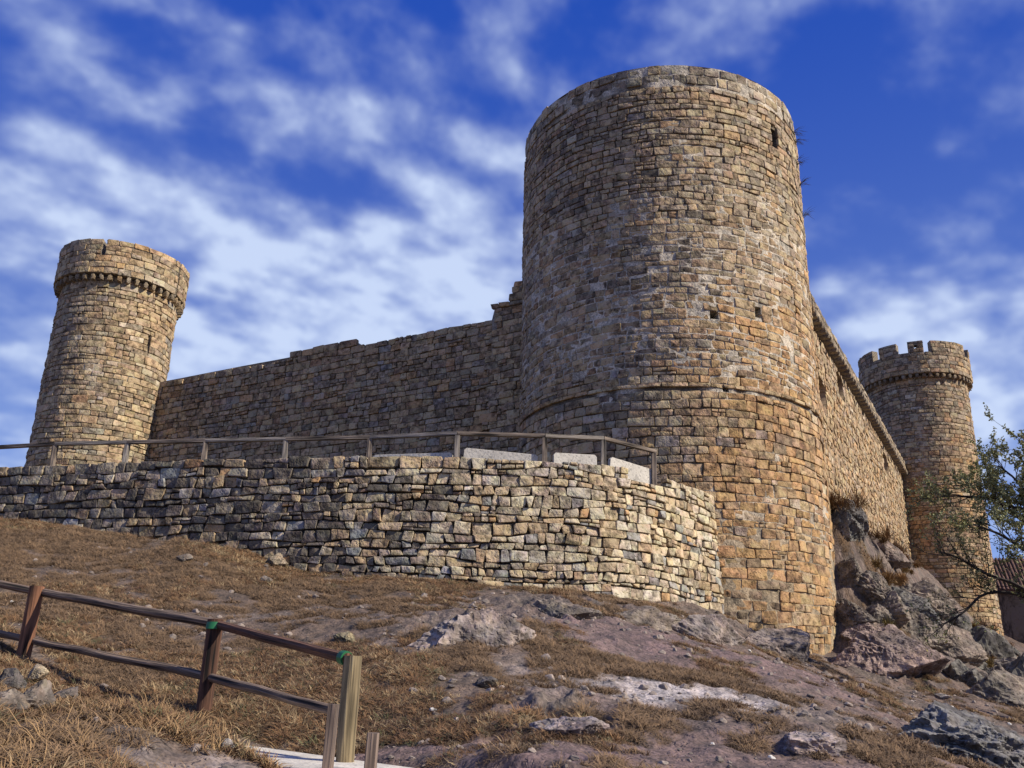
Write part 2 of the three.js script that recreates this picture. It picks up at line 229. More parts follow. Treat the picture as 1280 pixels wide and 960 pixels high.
// ---------------------------------------------------------------- masonry
// stones are laid in wavy courses over a recessed bed of mortar; every stone has its own outline, depth and tone
function quadStone(map, q, dep, back, rnd, color, out) {   // q: bl br tr tl as [u, v]; pushes one stone into out
  const A = [0, 0.03 + rnd() * 0.1, 0.87 + rnd() * 0.1, 1], B = [0, 0.05 + rnd() * 0.14, 0.81 + rnd() * 0.14, 1], b0 = out.pos.length / 3, cu = (q[0][0] + q[1][0] + q[2][0] + q[3][0]) / 4, cv = (q[0][1] + q[1][1] + q[2][1] + q[3][1]) / 4;
  const tu = (rnd() - 0.5) * 0.03, tv = (rnd() - 0.5) * 0.035, ru = rnd() * 9, rv = rnd() * 9, size = Math.min(0.4, q[2][1] - q[0][1]), ring = [];
  const put = (p, u, v, c) => { out.pos.push(p[0] - out.base.x, p[1] - out.base.y, p[2] - out.base.z); out.uv.push(u * 0.5 + ru, v * 0.5 + rv); out.col.push(c[0], c[1], c[2]); };
  const tint = color.map((c) => c), grid = [];
  for (let j = 0; j < 4; j++) for (let i = 0; i < 4; i++) {
    const a = A[i], b = B[j]; let u = lerp(lerp(q[0][0], q[1][0], a), lerp(q[3][0], q[2][0], a), b), v = lerp(lerp(q[0][1], q[1][1], a), lerp(q[3][1], q[2][1], a), b);
    const eu = i === 0 || i === 3, ev = j === 0 || j === 3, inn = !eu && !ev;
    if (eu && ev) { const k = 0.02 + rnd() * rnd() * rnd() * 0.34; u = lerp(u, cu, k * size / Math.max(0.15, Math.abs(q[1][0] - q[0][0]))); v = lerp(v, cv, k); } else if (!inn) { if (eu) u += (rnd() - 0.5) * 0.1 * size; else v += (rnd() - 0.5) * 0.12 * size; }
    const d = inn ? dep + (rnd() - 0.45) * 0.03 + tu * (a - 0.5) * 2 + tv * (b - 0.5) * 2 : dep - 0.004 - rnd() * rnd() * 0.03 + tu * (a - 0.5) + tv * (b - 0.5);
    grid.push([u, v, d]); put(map(u, v, d), u, v, tint.map((c) => c * (0.93 + rnd() * 0.14)));
  }
  for (let j = 0; j < 3; j++) for (let i = 0; i < 3; i++) { const k = b0 + j * 4 + i; if ((i + j) % 2) out.idx.push(k, k + 1, k + 5, k, k + 5, k + 4); else out.idx.push(k, k + 1, k + 4, k + 1, k + 5, k + 4); }
  for (const k of [0, 1, 2, 3, 7, 11, 15, 14, 13, 12, 8, 4]) ring.push(grid[k]);
  const r0 = out.pos.length / 3;
  for (const [u, v, d] of ring) { put(map(u, v, d), u, v, tint); put(map(u, v, back), u + 0.1, v + 0.1, tint); }
  for (let i = 0; i < 12; i++) { const a = r0 + i * 2, b = r0 + ((i + 1) % 12) * 2; out.idx.push(a, a + 1, b, b, a + 1, b + 1); }
}
function layStones(o) {   // -> list of stones { q, dep, color, seed, score }
  const rnd = rng(o.seed), list = [], rows = [o.v0]; while (rows[rows.length - 1] < o.v1 - 0.12) { const v = rows[rows.length - 1], h = o.course(v, rnd); rows.push(Math.min(v + h, o.v1 - v - h < h * 0.5 ? o.v1 : 1e9)); }
  if (o.snap) for (const s of o.snap) { let k = 0; rows.forEach((v, i) => { if (Math.abs(v - s) < Math.abs(rows[k] - s)) k = i; }); rows[k] = s; }
  const V = (i, u) => rows[i] + (i === 0 || i === rows.length - 1 ? 0 : (o.wave ?? 0.07) * noise(u * 0.7, i * 5.3, o.seed * 1.7) + (o.sway ?? 0.1) * noise(u * 0.16, rows[i] * 0.25, o.seed * 2.9));
  for (let i = 0; i < rows.length - 1; i++) {
    const h = rows[i + 1] - rows[i], mid = (rows[i] + rows[i + 1]) / 2, cuts = (o.holes ?? []).filter((k) => k.v0 < mid + h * 0.1 && k.v1 > mid - h * 0.1);
    let u = o.u0 - (o.closed ? 0 : 0) , first = true;
    while (u < o.u1 - 0.05) {
      let w = h * (o.ratio?.[0] ?? 1.0) + rnd() * h * (o.ratio?.[1] ?? 1.5) + (rnd() < 0.12 ? h * 0.8 : 0); if (first) { w *= 0.4 + rnd() * 0.6; first = false; }
      let e = u + w; if (o.u1 - e < 0.16) e = o.u1; let skip = false;
      for (const k of cuts) { if (u < k.u0 - 0.02 && e > k.u0 - 0.1) e = k.u0; else if (u >= k.u0 - 0.03 && u < k.u1 - 0.01) { e = k.u1; skip = true; } }
      const cu = (u + e) / 2;
      if (!skip && (!o.keep || o.keep(cu, mid, h, e - u))) {
        const g = (o.gap ?? 0.009) + rnd() * 0.007, wob = () => (rnd() - 0.5) * (o.wob ?? 0.02), j = () => (rnd() - 0.5) * (o.jit ?? 0.04), lo = [V(i, u) + wob(), V(i, e) + wob()], hi = [V(i + 1, u) + wob(), V(i + 1, e) + wob()], du0 = j(), du1 = j();
        if (o.ragged && i === rows.length - 2) { const k = (rnd() - 0.6) * o.ragged; hi[0] += k; hi[1] += k + (rnd() - 0.5) * 0.03; }
        const whole = [[u + g + du0, lo[0] + g], [e - g + du1, lo[1] + g], [e - g - du1, hi[1] - g], [u + g - du0, hi[0] - g]];
        const two = h > 0.22 && rnd() < (o.split ?? 0.12), quads = [];
        if (two) {
          const f = 0.36 + rnd() * 0.28, tilt = (rnd() - 0.5) * 0.1, m0 = lerp(lo[0], hi[0], f), m1 = lerp(lo[1], hi[1], f + tilt);
          for (const [A0, A1, B1, B0] of [[lo[0], lo[1], m1, m0], [m0, m1, hi[1], hi[0]]]) {
            const parts = e - u > h * 1.1 ? 2 : 1; let p0 = 0;
            for (let p = 1; p <= parts; p++) { const p1 = p === parts ? 1 : 0.35 + rnd() * 0.3, ua = lerp(u, e, p0) + g, ub = lerp(u, e, p1) - g; quads.push([[ua, lerp(A0, A1, p0) + g], [ub, lerp(A0, A1, p1) + g], [ub, lerp(B0, B1, p1) - g], [ua, lerp(B0, B1, p0) - g]]); p0 = p1; }
          }
        } else quads.push(whole);
        for (const q of quads) { const dep = (o.depth ? o.depth(cu, mid) : 0) + (rnd() - 0.5) * (o.rough ?? 0.045); list.push({ q, dep, back: (o.depth ? o.depth(cu, mid) : 0) - 0.16, color: o.color(cu, mid, rnd), seed: (rnd() * 1e9) | 0, map: o.map, parent: o.parent }); }
      }
      u = e;
    }
  }
  return list;
}
function emitStones(lists, root, visible, most = 300, name = 'stone') {   // the stones that show largest as parts, the rest as one
  const all = lists.flat(), tmp = new THREE.Vector3(), mid = new THREE.Vector3();
  for (const s of all) {
    const [a, b, c, d] = s.q, cu = (a[0] + b[0] + c[0] + d[0]) / 4, cv = (a[1] + b[1] + c[1] + d[1]) / 4, pa = a2v(s.map(a[0], a[1], s.dep)), pb = a2v(s.map(b[0], b[1], s.dep)), pd = a2v(s.map(d[0], d[1], s.dep));
    mid.fromArray(s.map(cu, cv, s.dep)); tmp.copy(pb).sub(pa).cross(pd.sub(pa)); const look = EYE.clone().sub(mid), dist = look.length(), px = toPixel(mid);
    s.score = px[2] > 0 && px[0] > 0 && px[0] < 1280 && px[1] > 0 && px[1] < 960 && visible(px[0], px[1], mid) ? Math.max(0, tmp.dot(look) / dist) / dist / dist : 0;
  }
  all.sort((x, y) => y.score - x.score);
  const rest = { pos: [], idx: [], uv: [], col: [], base: root.position };
  all.forEach((s, i) => {
    const own = i < most && s.score > 0, out = own ? { pos: [], idx: [], uv: [], col: [], base: root.position } : rest;
    quadStone(s.map, s.q, s.dep, s.back, rng(s.seed), s.color, out);
    if (own) part(name, geometry(out.pos, out.idx, out.col, out.uv), stoneMat, s.parent ?? root);
  });
  if (rest.pos.length) part('small_' + name + 's', geometry(rest.pos, rest.idx, rest.col, rest.uv), stoneMat, root, 'stuff');
  return all.length;
}
const a2v = (a) => new THREE.Vector3(a[0], a[1], a[2]);
// the mortar bed: a grid over (u, v), set back by depth(u, v), with openings left out and given jambs
function bed(o, base) {
  const us = [], vs = [], holes = o.holes ?? [], nu = Math.ceil((o.u1 - o.u0) / o.step), nv = Math.ceil((o.v1 - o.v0) / o.step);
  for (let i = 0; i <= nu; i++) us.push(o.u0 + (o.u1 - o.u0) * i / nu); for (let j = 0; j <= nv; j++) vs.push(o.v0 + (o.v1 - o.v0) * j / nv);
  for (const h of holes) { for (const k of [h.u0, h.u1]) { let b = 1; us.forEach((u, i) => { if (i && i < nu && Math.abs(u - k) < Math.abs(us[b] - k)) b = i; }); us[b] = k; } for (const k of [h.v0, h.v1]) { let b = 1; vs.forEach((v, i) => { if (i && i < nv && Math.abs(v - k) < Math.abs(vs[b] - k)) b = i; }); vs[b] = k; } }
  const pos = [], col = [], uv = [], idx = [], W = us.length, put = (u, v, d, c) => { const p = o.map(u, v, d); pos.push(p[0] - base.x, p[1] - base.y, p[2] - base.z); col.push(...c); uv.push(u * 0.5, v * 0.5); return pos.length / 3 - 1; };
  for (const v of vs) for (const u of us) { const top = o.top ? Math.min(v, o.top(u)) : v, bot = o.bottom ? Math.max(top, o.bottom(u)) : top; put(u, bot, o.depth(u, v), o.color(u, v)); }
  for (let j = 0; j < vs.length - 1; j++) for (let i = 0; i < W - 1; i++) { const cu = (us[i] + us[i + 1]) / 2, cv = (vs[j] + vs[j + 1]) / 2; if (holes.some((h) => cu > h.u0 && cu < h.u1 && cv > h.v0 && cv < h.v1)) continue; const a = j * W + i; idx.push(a, a + 1, a + W, a + 1, a + W + 1, a + W); }
  const skirt = (list, deep, flip) => { let prev = null; for (const [u, v, d] of list) { const c = o.color(u, v), f = put(u, v, d, c), k = put(u, v, deep, c); if (prev) { if (flip) idx.push(prev[0], f, prev[1], f, k, prev[1]); else idx.push(prev[0], prev[1], f, f, prev[1], k); } prev = [f, k]; } };
  for (const h of holes) skirt([[h.u0, h.v0], [h.u1, h.v0], [h.u1, h.v1], [h.u0, h.v1], [h.u0, h.v0]].map(([u, v]) => [u, v, o.depth(u, v)]), -(h.deep ?? 0.7));
  if (o.thick) { const T = o.top ?? (() => o.v1); skirt(us.map((u) => [u, Math.min(T(u), o.v1), o.depth(u, o.v1)]), -o.thick); let prev = null; for (const u of us) { const f = put(u, Math.min(T(u), o.v1), -o.thick, o.color(u, o.v1)), k = put(u, o.v0, -o.thick, o.color(u, o.v1)); if (prev) idx.push(prev[0], prev[1], f, f, prev[1], k); prev = [f, k]; } for (const u of [o.u0, o.u1]) { const d = o.depth(u, o.v1), c = o.color(u, o.v1), a = put(u, o.v0, d, c), b = put(u, Math.min(T(u), o.v1), d, c), e = put(u, o.v0, -o.thick, c), g = put(u, Math.min(T(u), o.v1), -o.thick, c); idx.push(a, b, e, b, g, e); } }
  if (o.lid !== undefined) { const c = o.color(0, o.lid), hub = pos.length / 3; pos.push(o.centre.x - base.x, o.lid - base.y, o.centre.z - base.z); col.push(...c); uv.push(0, 0); let prev = -1; for (const u of us) { const k = put(u, o.lid, -0.05, c); if (prev >= 0) idx.push(hub, prev, k); prev = k; } }
  return geometry(pos, idx, col, uv);
}
// a block of a ring wall: angles a..b (as u / r), radii r0..r1, heights v0..v1
function sector(t, a, b, r0, r1, v0, v1, base, color, n = 0) {
  n = n || Math.max(1, Math.ceil((b - a) / 0.07)); const pos = [], idx = [], col = [], uv = [];
  const P = (th, r, v) => { pos.push(t.c.x + r * (Math.cos(th) * t.f.x + Math.sin(th) * t.s.x) - base.x, v - base.y, t.c.z + r * (Math.cos(th) * t.f.z + Math.sin(th) * t.s.z) - base.z); col.push(...color); uv.push(th * r1 * 0.5, (v + r) * 0.5); return pos.length / 3 - 1; };
  const face = (f) => { let p = null; for (let i = 0; i <= n; i++) { const th = lerp(a, b, i / n), [x, y] = f(th), k = [P(th, ...x), P(th, ...y)]; if (p) idx.push(p[0], p[1], k[0], k[0], p[1], k[1]); p = k; } };
  face(() => [[r1, v1], [r1, v0]]); face(() => [[r0, v0], [r0, v1]]); face(() => [[r0, v1], [r1, v1]]); face(() => [[r1, v0], [r0, v0]]);
  for (const th of [a, b]) { const k = [P(th, r0, v0), P(th, r1, v0), P(th, r1, v1), P(th, r0, v1)]; idx.push(k[0], k[1], k[2], k[0], k[2], k[3]); }
  return geometry(pos, idx, col, uv);
}
// a rough little block with its own wobble, for corbels: width, height, length out of the wall
function roughBlock(w, h, l, seed, color) {
  const g = new THREE.BoxGeometry(w, h, l, 2, 2, 2), p = g.attributes.position, r = rng(seed), seen = {}, col = [];
  for (let i = 0; i < p.count; i++) { const key = [p.getX(i), p.getY(i), p.getZ(i)].map((v) => v.toFixed(3)).join(); const d = seen[key] ??= [(r() - 0.5) * 0.05, (r() - 0.5) * 0.05, (r() - 0.5) * 0.05]; const e = [p.getX(i) / w, p.getY(i) / h, p.getZ(i) / l], corner = e.filter((v) => Math.abs(v) > 0.4).length, k = corner === 3 ? 0.84 : corner === 2 ? 0.94 : 1; p.setXYZ(i, p.getX(i) * k + d[0], p.getY(i) * k + d[1], p.getZ(i) * k + d[2]); const s = 0.9 + r() * 0.2; col.push(color[0] * s, color[1] * s, color[2] * s); }
  g.setAttribute('color', new THREE.Float32BufferAttribute(col, 3)); g.computeVertexNormals(); return g;
}
const tones = { tan: [0.43, 0.31, 0.175], sand: [0.51, 0.395, 0.235], grey: [0.345, 0.29, 0.215], orange: [0.49, 0.285, 0.115], rust: [0.33, 0.185, 0.09], blue: [0.25, 0.26, 0.265], dark: [0.09, 0.08, 0.07], brown: [0.24, 0.17, 0.10], pale: [0.57, 0.51, 0.40], cream: [0.57, 0.485, 0.33], stain: [0.15, 0.13, 0.105] };
function pick(rnd, weights, spread = 0.5) {   // a tone by weight, drawn towards the mean of its neighbourhood
  let s = 0; const mean = [0, 0, 0]; for (const k in weights) { const w = Math.max(0, weights[k]); s += w; for (let i = 0; i < 3; i++) mean[i] += tones[k][i] * w; }
  let t = rnd() * s, c = tones.tan; for (const k in weights) { t -= Math.max(0, weights[k]); if (t <= 0) { c = tones[k]; break; } }
  const b = 0.86 + rnd() * 0.28, h = (rnd() - 0.5) * 0.05; return [0, 1, 2].map((i) => lerp(mean[i] / s, c[i], spread) * b * (1 + h * (1 - i)));
}
const lime = [0.64, 0.56, 0.44], mud = [0.2, 0.155, 0.105];
const mixc = (a, b, t) => [lerp(a[0], b[0], t), lerp(a[1], b[1], t), lerp(a[2], b[2], t)];

// pixel height of the terrace parapet, to know which stones stand behind it
const terraceTopAt = (px) => (px < 570 ? lerp(580, 566, px / 570) : px < 815 ? lerp(566, 598, (px - 570) / 245) : px < 890 ? lerp(598, 615, (px - 815) / 75) : 9999);

// ---------------------------------------------------------------- main round tower
{
  const t = MAIN, root = thing('round_tower', 'massive round stone tower with plain flat top at the corner of both curtain walls', 'tower', new THREE.Vector3(t.c.x, t.base, t.c.z));
  const slot = (px, py, w, h, deep) => { const [u, v] = onTower(t, px, py); return { u0: u - w / 2, u1: u + w / 2, v0: v - h / 2, v1: v + h / 2, deep }; };
  const holes = [slot(968.5, 172, 0.32, 0.74, 0.9), slot(984, 187, 0.2, 0.26, 0.6), slot(893, 393, 0.27, 0.28, 0.6), slot(948, 390, 0.24, 0.36, 0.6), slot(909, 487, 0.1, 0.16, 0.4)];
  const RING = onTower(t, 880, 484)[1];
  const joint = (u, v) => clamp(smooth(RING - 0.2, RING + 0.8, v) * smooth(18.4, 14.6, v) * 0.85 + 0.7 * smooth(20.15, 20.3, v) + smooth(7.6, 6.4, v) * smooth(-0.5, 2.0, u) * 0.85 + 0.75 * fbm(u * 0.7, v * 0.7, 4.1, 3) + 0.5 * noise(u * 2.6, v * 2.6, 8) - 0.06);
  const shape = (v) => (v < RING ? 0.03 + (RING - v) * 0.006 : 0) + (v > 20.2 ? -0.035 : 0);
  const half = 2.05 * t.r;
  part('mortar', bed({ map: t.map, u0: -Math.PI * t.r, u1: Math.PI * t.r, v0: t.base, v1: t.top - 0.14, step: 0.16, holes, lid: t.top - 0.15, centre: t.c, depth: (u, v) => shape(v) + (Math.abs(u) > half ? -0.02 : lerp(-0.065, -0.017, smooth(0.15, 0.55, joint(u, v))) + 0.008 * noise(u * 4, v * 4, 3)), color: (u, v) => mixc(mud, mixc(lime, [0.42, 0.33, 0.22], smooth(7.5, 5, v)), smooth(0.2, 0.6, joint(u, v))) }, root.position), mortarMat, root);
  const color = (u, v, rnd) => {
    const n = fbm(u * 0.35, v * 0.35, 9.9, 3), foot = smooth(5.2, 4.2, v + n * 2) * smooth(0.6, 1.4, u + n) * smooth(3.6, 2.6, u + n), o = smooth(-1.5, 3.2, u + n * 4) * smooth(14.6, 11, v + n * 3), up = smooth(14, 17.5, v + n * 2), blot = smooth(0.16, 0.34, fbm(u * 0.5 + 7, v * 0.9, 3.2, 3)) * (u < 0.8 ? 1 : 0.25);
    return pick(rnd, { tan: 3.2, sand: 1.5 + up, grey: 1.2 + up * 1.6 - o, orange: 0.4 + o * 4.2, rust: 0.15 + o * 0.8, blue: 0.16, dark: 0.08 + blot * 2.2 + foot, stain: 0.15 + blot * 2.6 + foot * 4, brown: 0.5, pale: 0.4 }, 0.5);
  };
  const lists = [];
  lists.push(layStones({ seed: 11, map: t.map, u0: -half, u1: half, v0: t.base, v1: RING, course: (v, r) => (v < 6.4 ? 0.2 + r() * 0.14 : 0.21 + r() * 0.1), ratio: [0.9, 1.5], depth: (u, v) => shape(v) + (v < 6 ? 0.03 * noise(u * 0.8, v * 0.8, 5) : 0), color, split: 0.07, rough: 0.045, holes }));
  lists.push(layStones({ seed: 12, map: t.map, u0: -half, u1: half, v0: RING, v1: RING + 0.13, course: () => 0.13, ratio: [2.4, 3], depth: () => 0.045, color: (u, v, r) => pick(r, { tan: 2, sand: 2, orange: 0.6 }), wave: 0.01, sway: 0 }));
  lists.push(layStones({ seed: 13, map: t.map, u0: -half, u1: half, v0: RING + 0.13, v1: 20.25, course: (v, r) => 0.19 + r() * 0.11, ratio: [0.9, 1.7], gap: 0.012, depth: (u, v) => shape(v), color, split: 0.06, rough: 0.036, holes }));
  lists.push(layStones({ seed: 14, map: t.map, u0: -half, u1: half, v0: 20.25, v1: 20.34, course: () => 0.09, ratio: [4, 5], depth: () => 0.035, color: (u, v, r) => pick(r, { grey: 2, sand: 1, tan: 1 }), wave: 0, sway: 0 }));
  lists.push(layStones({ seed: 15, map: t.map, u0: -half, u1: half, v0: 20.34, v1: t.top, course: (v, r) => 0.34 + r() * 0.1, ratio: [0.8, 0.9], gap: 0.022, depth: (u, v) => shape(v), color: (u, v, r) => pick(r, { grey: 2.4, sand: 1.4, dark: 0.7, stain: 1.2, tan: 1.4, pale: 0.4 }), split: 0, wave: 0.02, sway: 0, ragged: 0.14 }));
  emitStones(lists, root, (x, y) => y < terraceTopAt(x) - 4);
  // weeds that root in the joints of the lit edge
  const weeds = []; const r = rng(5);
  for (const [px, py] of [[992, 168], [994, 178], [996, 205], [999, 232], [1004, 270]]) { const [u, v] = onTower(t, px, py); for (let i = 0; i < 16; i++) { const p = a2v(t.map(u + (r() - 0.5) * 0.2, v + (r() - 0.5) * 0.2, -0.03)), q = a2v(t.map(u + (r() - 0.5) * 0.6 + 0.2, v + r() * 0.35, 0.15 + r() * 0.35)); weeds.push(blade(p.sub(root.position), q.sub(root.position), 0.014)); } }
  part('weeds', mergeGeometries(weeds), new THREE.MeshStandardMaterial({ color: lin(0.11, 0.1, 0.035), roughness: 1 }), root, 'stuff');
}
function blade(p, q, w) { const d = q.clone().sub(p), s = new THREE.Vector3(d.z, 0.2 * d.x, -d.x).normalize().multiplyScalar(w), m = p.clone().lerp(q, 0.55); m.y += d.length() * 0.12; return geometry([p.x - s.x, p.y, p.z - s.z, p.x + s.x, p.y, p.z + s.z, m.x - s.x * 0.7, m.y, m.z - s.z * 0.7, m.x + s.x * 0.7, m.y, m.z + s.z * 0.7, q.x, q.y, q.z], [0, 1, 2, 1, 3, 2, 2, 3, 4]); }

// ---------------------------------------------------------------- the two slender towers with corbelled parapets
function slenderTower(t, o) {
  const root = thing('round_tower', o.label, 'tower', new THREE.Vector3(t.c.x, t.base, t.c.z)), half = 2.05 * t.r, hp = o.parapet, lists = [];
  const joint = (u, v) => clamp(o.lime + 0.6 * fbm(u * 0.5, v * 0.5, o.seed, 3) + 0.3 * noise(u * 2, v * 2, o.seed + 3));
  part('mortar', bed({ map: t.map, u0: -Math.PI * t.r, u1: Math.PI * t.r, v0: t.base, v1: hp[0], step: 0.18, holes: o.holes, lid: hp[0] - 0.01, centre: t.c, depth: (u, v) => lerp(-0.085, -0.024, smooth(0.25, 0.8, joint(u, v))), color: (u, v) => mixc(mud, lime, joint(u, v)) }, root.position), mortarMat, root);
  lists.push(layStones({ seed: o.seed, map: t.map, u0: -half, u1: half, v0: t.base, v1: hp[0] - 0.02, course: (v, r) => 0.18 + r() * 0.11, ratio: [1.0, 1.8], color: o.color, split: 0.05, holes: o.holes }));
  // corbels
  const N = o.corbels, r = rng(o.seed + 5);
  for (let k = 0; k < N; k++) { const th = (k + 0.5) / N * 2 * Math.PI - Math.PI; if (Math.abs(th) > 2) continue; const m = part('corbel', roughBlock(t.r * 2 * Math.PI / N * 0.52, 0.26, 0.5, o.seed * 31 + k, o.color(0, 30, r)), stoneMat, root), p = t.map(th * t.r, hp[0] - 0.14, t.pr - t.r - 0.29); m.position.set(p[0], p[1], p[2]).sub(root.position); m.rotation.y = Math.atan2(t.f.x, t.f.z) + th; }
  // parapet: ring wall, its top broken by gaps
  const gaps = o.gaps, pr = t.pr, tr = t.r - 0.16, tops = [], cuts = [-Math.PI, Math.PI]; for (const g of gaps) cuts.push(g[0], g[1]); cuts.sort((x, y) => x - y);
  const topAt = (th) => { for (const g of gaps) if (th > g[0] && th < g[1]) return g[2]; return hp[1]; };
  const core = [];
  for (let i = 0; i < cuts.length - 1; i++) { const mid = (cuts[i] + cuts[i + 1]) / 2, top = topAt(mid); if (cuts[i + 1] - cuts[i] > 1e-4) core.push(sector(t, cuts[i], cuts[i + 1], tr, pr - 0.05, hp[0] + 0.01, top - 0.08, root.position, mixc(mud, lime, 0.45))); }
  part('parapet', mergeGeometries(core), mortarMat, root);
  const pmap = (u, v, d) => t.map(u, v, d, pr);
  const pholes = gaps.map((g) => ({ u0: g[0] * t.r, u1: g[1] * t.r, v0: g[2], v1: 99 }));
  lists.push(layStones({ seed: o.seed + 1, map: pmap, u0: -half, u1: half, v0: hp[0], v1: hp[1], snap: [...new Set(gaps.map((g) => g[2]))].filter((v) => v > hp[0] + 0.1), course: (v, q) => 0.24 + q() * 0.06, ratio: [0.9, 1.3], color: o.color, split: 0, wave: 0.015, sway: 0.02, ragged: o.merlons ? 0 : 0.08, holes: pholes }));
  // merlons
  const mr = rng(o.seed + 8);
  for (const [a, b, top, loop] of o.merlons ?? []) {
    const m = part('merlon', mergeGeometries(loop ? [sector(t, a, a + (b - a) * 0.4, tr, pr - 0.05, hp[1], top, root.position, tones.grey), sector(t, a + (b - a) * 0.6, b, tr, pr - 0.05, hp[1], top, root.position, tones.grey), sector(t, a + (b - a) * 0.4, a + (b - a) * 0.6, tr, pr - 0.05, hp[1], hp[1] + 0.22, root.position, tones.grey, 1), sector(t, a + (b - a) * 0.4, a + (b - a) * 0.6, tr, pr - 0.05, hp[1] + 0.45, top, root.position, tones.grey, 1)] : [sector(t, a, b, tr, pr - 0.05, hp[1], top, root.position, tones.grey)]), mortarMat, root);
    lists.push(layStones({ seed: o.seed + 40 + ((mr() * 99) | 0), map: pmap, u0: a * t.r, u1: b * t.r, v0: hp[1], v1: top + (mr() - 0.5) * 0.04, course: () => 0.27, ratio: [0.9, 1.2], color: o.color, split: 0, wave: 0.02, sway: 0, parent: m, holes: loop ? [{ u0: (a + (b - a) * 0.4) * t.r, u1: (a + (b - a) * 0.6) * t.r, v0: hp[1] + 0.2, v1: hp[1] + 0.47 }] : [] }));
  }
  emitStones(lists, root, o.visible);
  return root;
}
{
  const t = LEFT, hp = [onTower(t, 155, 344, t.pr)[1], t.top], th = (px, py) => onTower(t, px, py, t.pr)[0] / t.r, g1 = th(131, 303), g2 = th(224, 345), [su, sv] = onTower(t, 187, 427);
  slenderTower(t, { label: 'slender round tower with a plain corbelled parapet at the far end of the shaded wall', seed: 21, lime: 0.35, parapet: hp, corbels: 46, holes: [{ u0: su - 0.05, u1: su + 0.05, v0: sv - 0.3, v1: sv + 0.3, deep: 0.7 }],
    gaps: [[g1 - 0.032, g1 + 0.03, hp[0] + 0.85], [g2 - 0.016, g2 + 0.016, hp[0] + 0.02]], visible: (x, y) => y < terraceTopAt(x) - 3,
    color: (u, v, rnd) => { const n = fbm(u * 0.5, v * 0.5, 3.3, 3); return pick(rnd, { tan: 3.4, sand: 2.6, grey: 1.5 + n * 3, orange: 0.5 - n * 2, pale: 0.4, brown: 0.5, blue: 0.15, stain: 0.25 + n }); } });
}
{
  const t = RIGHT, hp = [onTower(t, 1145, 466, t.pr)[1], onTower(t, 1127, 442, t.pr)[1]], th = (px, py) => onTower(t, px, py, t.pr)[0] / t.r, mtop = onTower(t, 1146, 427, t.pr)[1];
  const merlons = [[1072, 1089, 444], [1098, 1119, 434], [1134.5, 1153, 430], [1164, 1186, 430], [1189, 1204, 437]].map(([a, b, y], i) => [th(a - 0.8, y), th(b + 0.8, y), mtop + 0.06, i === 2]);
  const first = merlons[0], last = merlons[4], pitch = (last[0] - first[0]) / 4, width = first[1] - first[0]; for (let k = 1; k < 6; k++) if (last[1] + k * 0.5 < first[0] + 2 * Math.PI - 0.3) merlons.push([last[0] + k * 0.56 + 0.05, last[0] + k * 0.56 + 0.4, mtop, false]);
  slenderTower(t, { label: 'slender round tower crowned with square merlons behind the bare tree', seed: 31, lime: 0.2, parapet: hp, corbels: 52, holes: [], gaps: [], merlons, visible: (x, y) => x > 1075 && y < 820 && x > 1075 + (y - 470) * 0.42,
    color: (u, v, rnd) => { const n = fbm(u * 0.4, v * 0.4, 5.5, 3), up = smooth(13, 19, v); return pick(rnd, { tan: 3 - up, sand: 1.2, grey: 1 + up * 2 + n * 2, orange: 1.4 - up - n * 3, rust: 0.5, pale: 0.2, brown: 1, stain: 0.4 + n }); } });
}

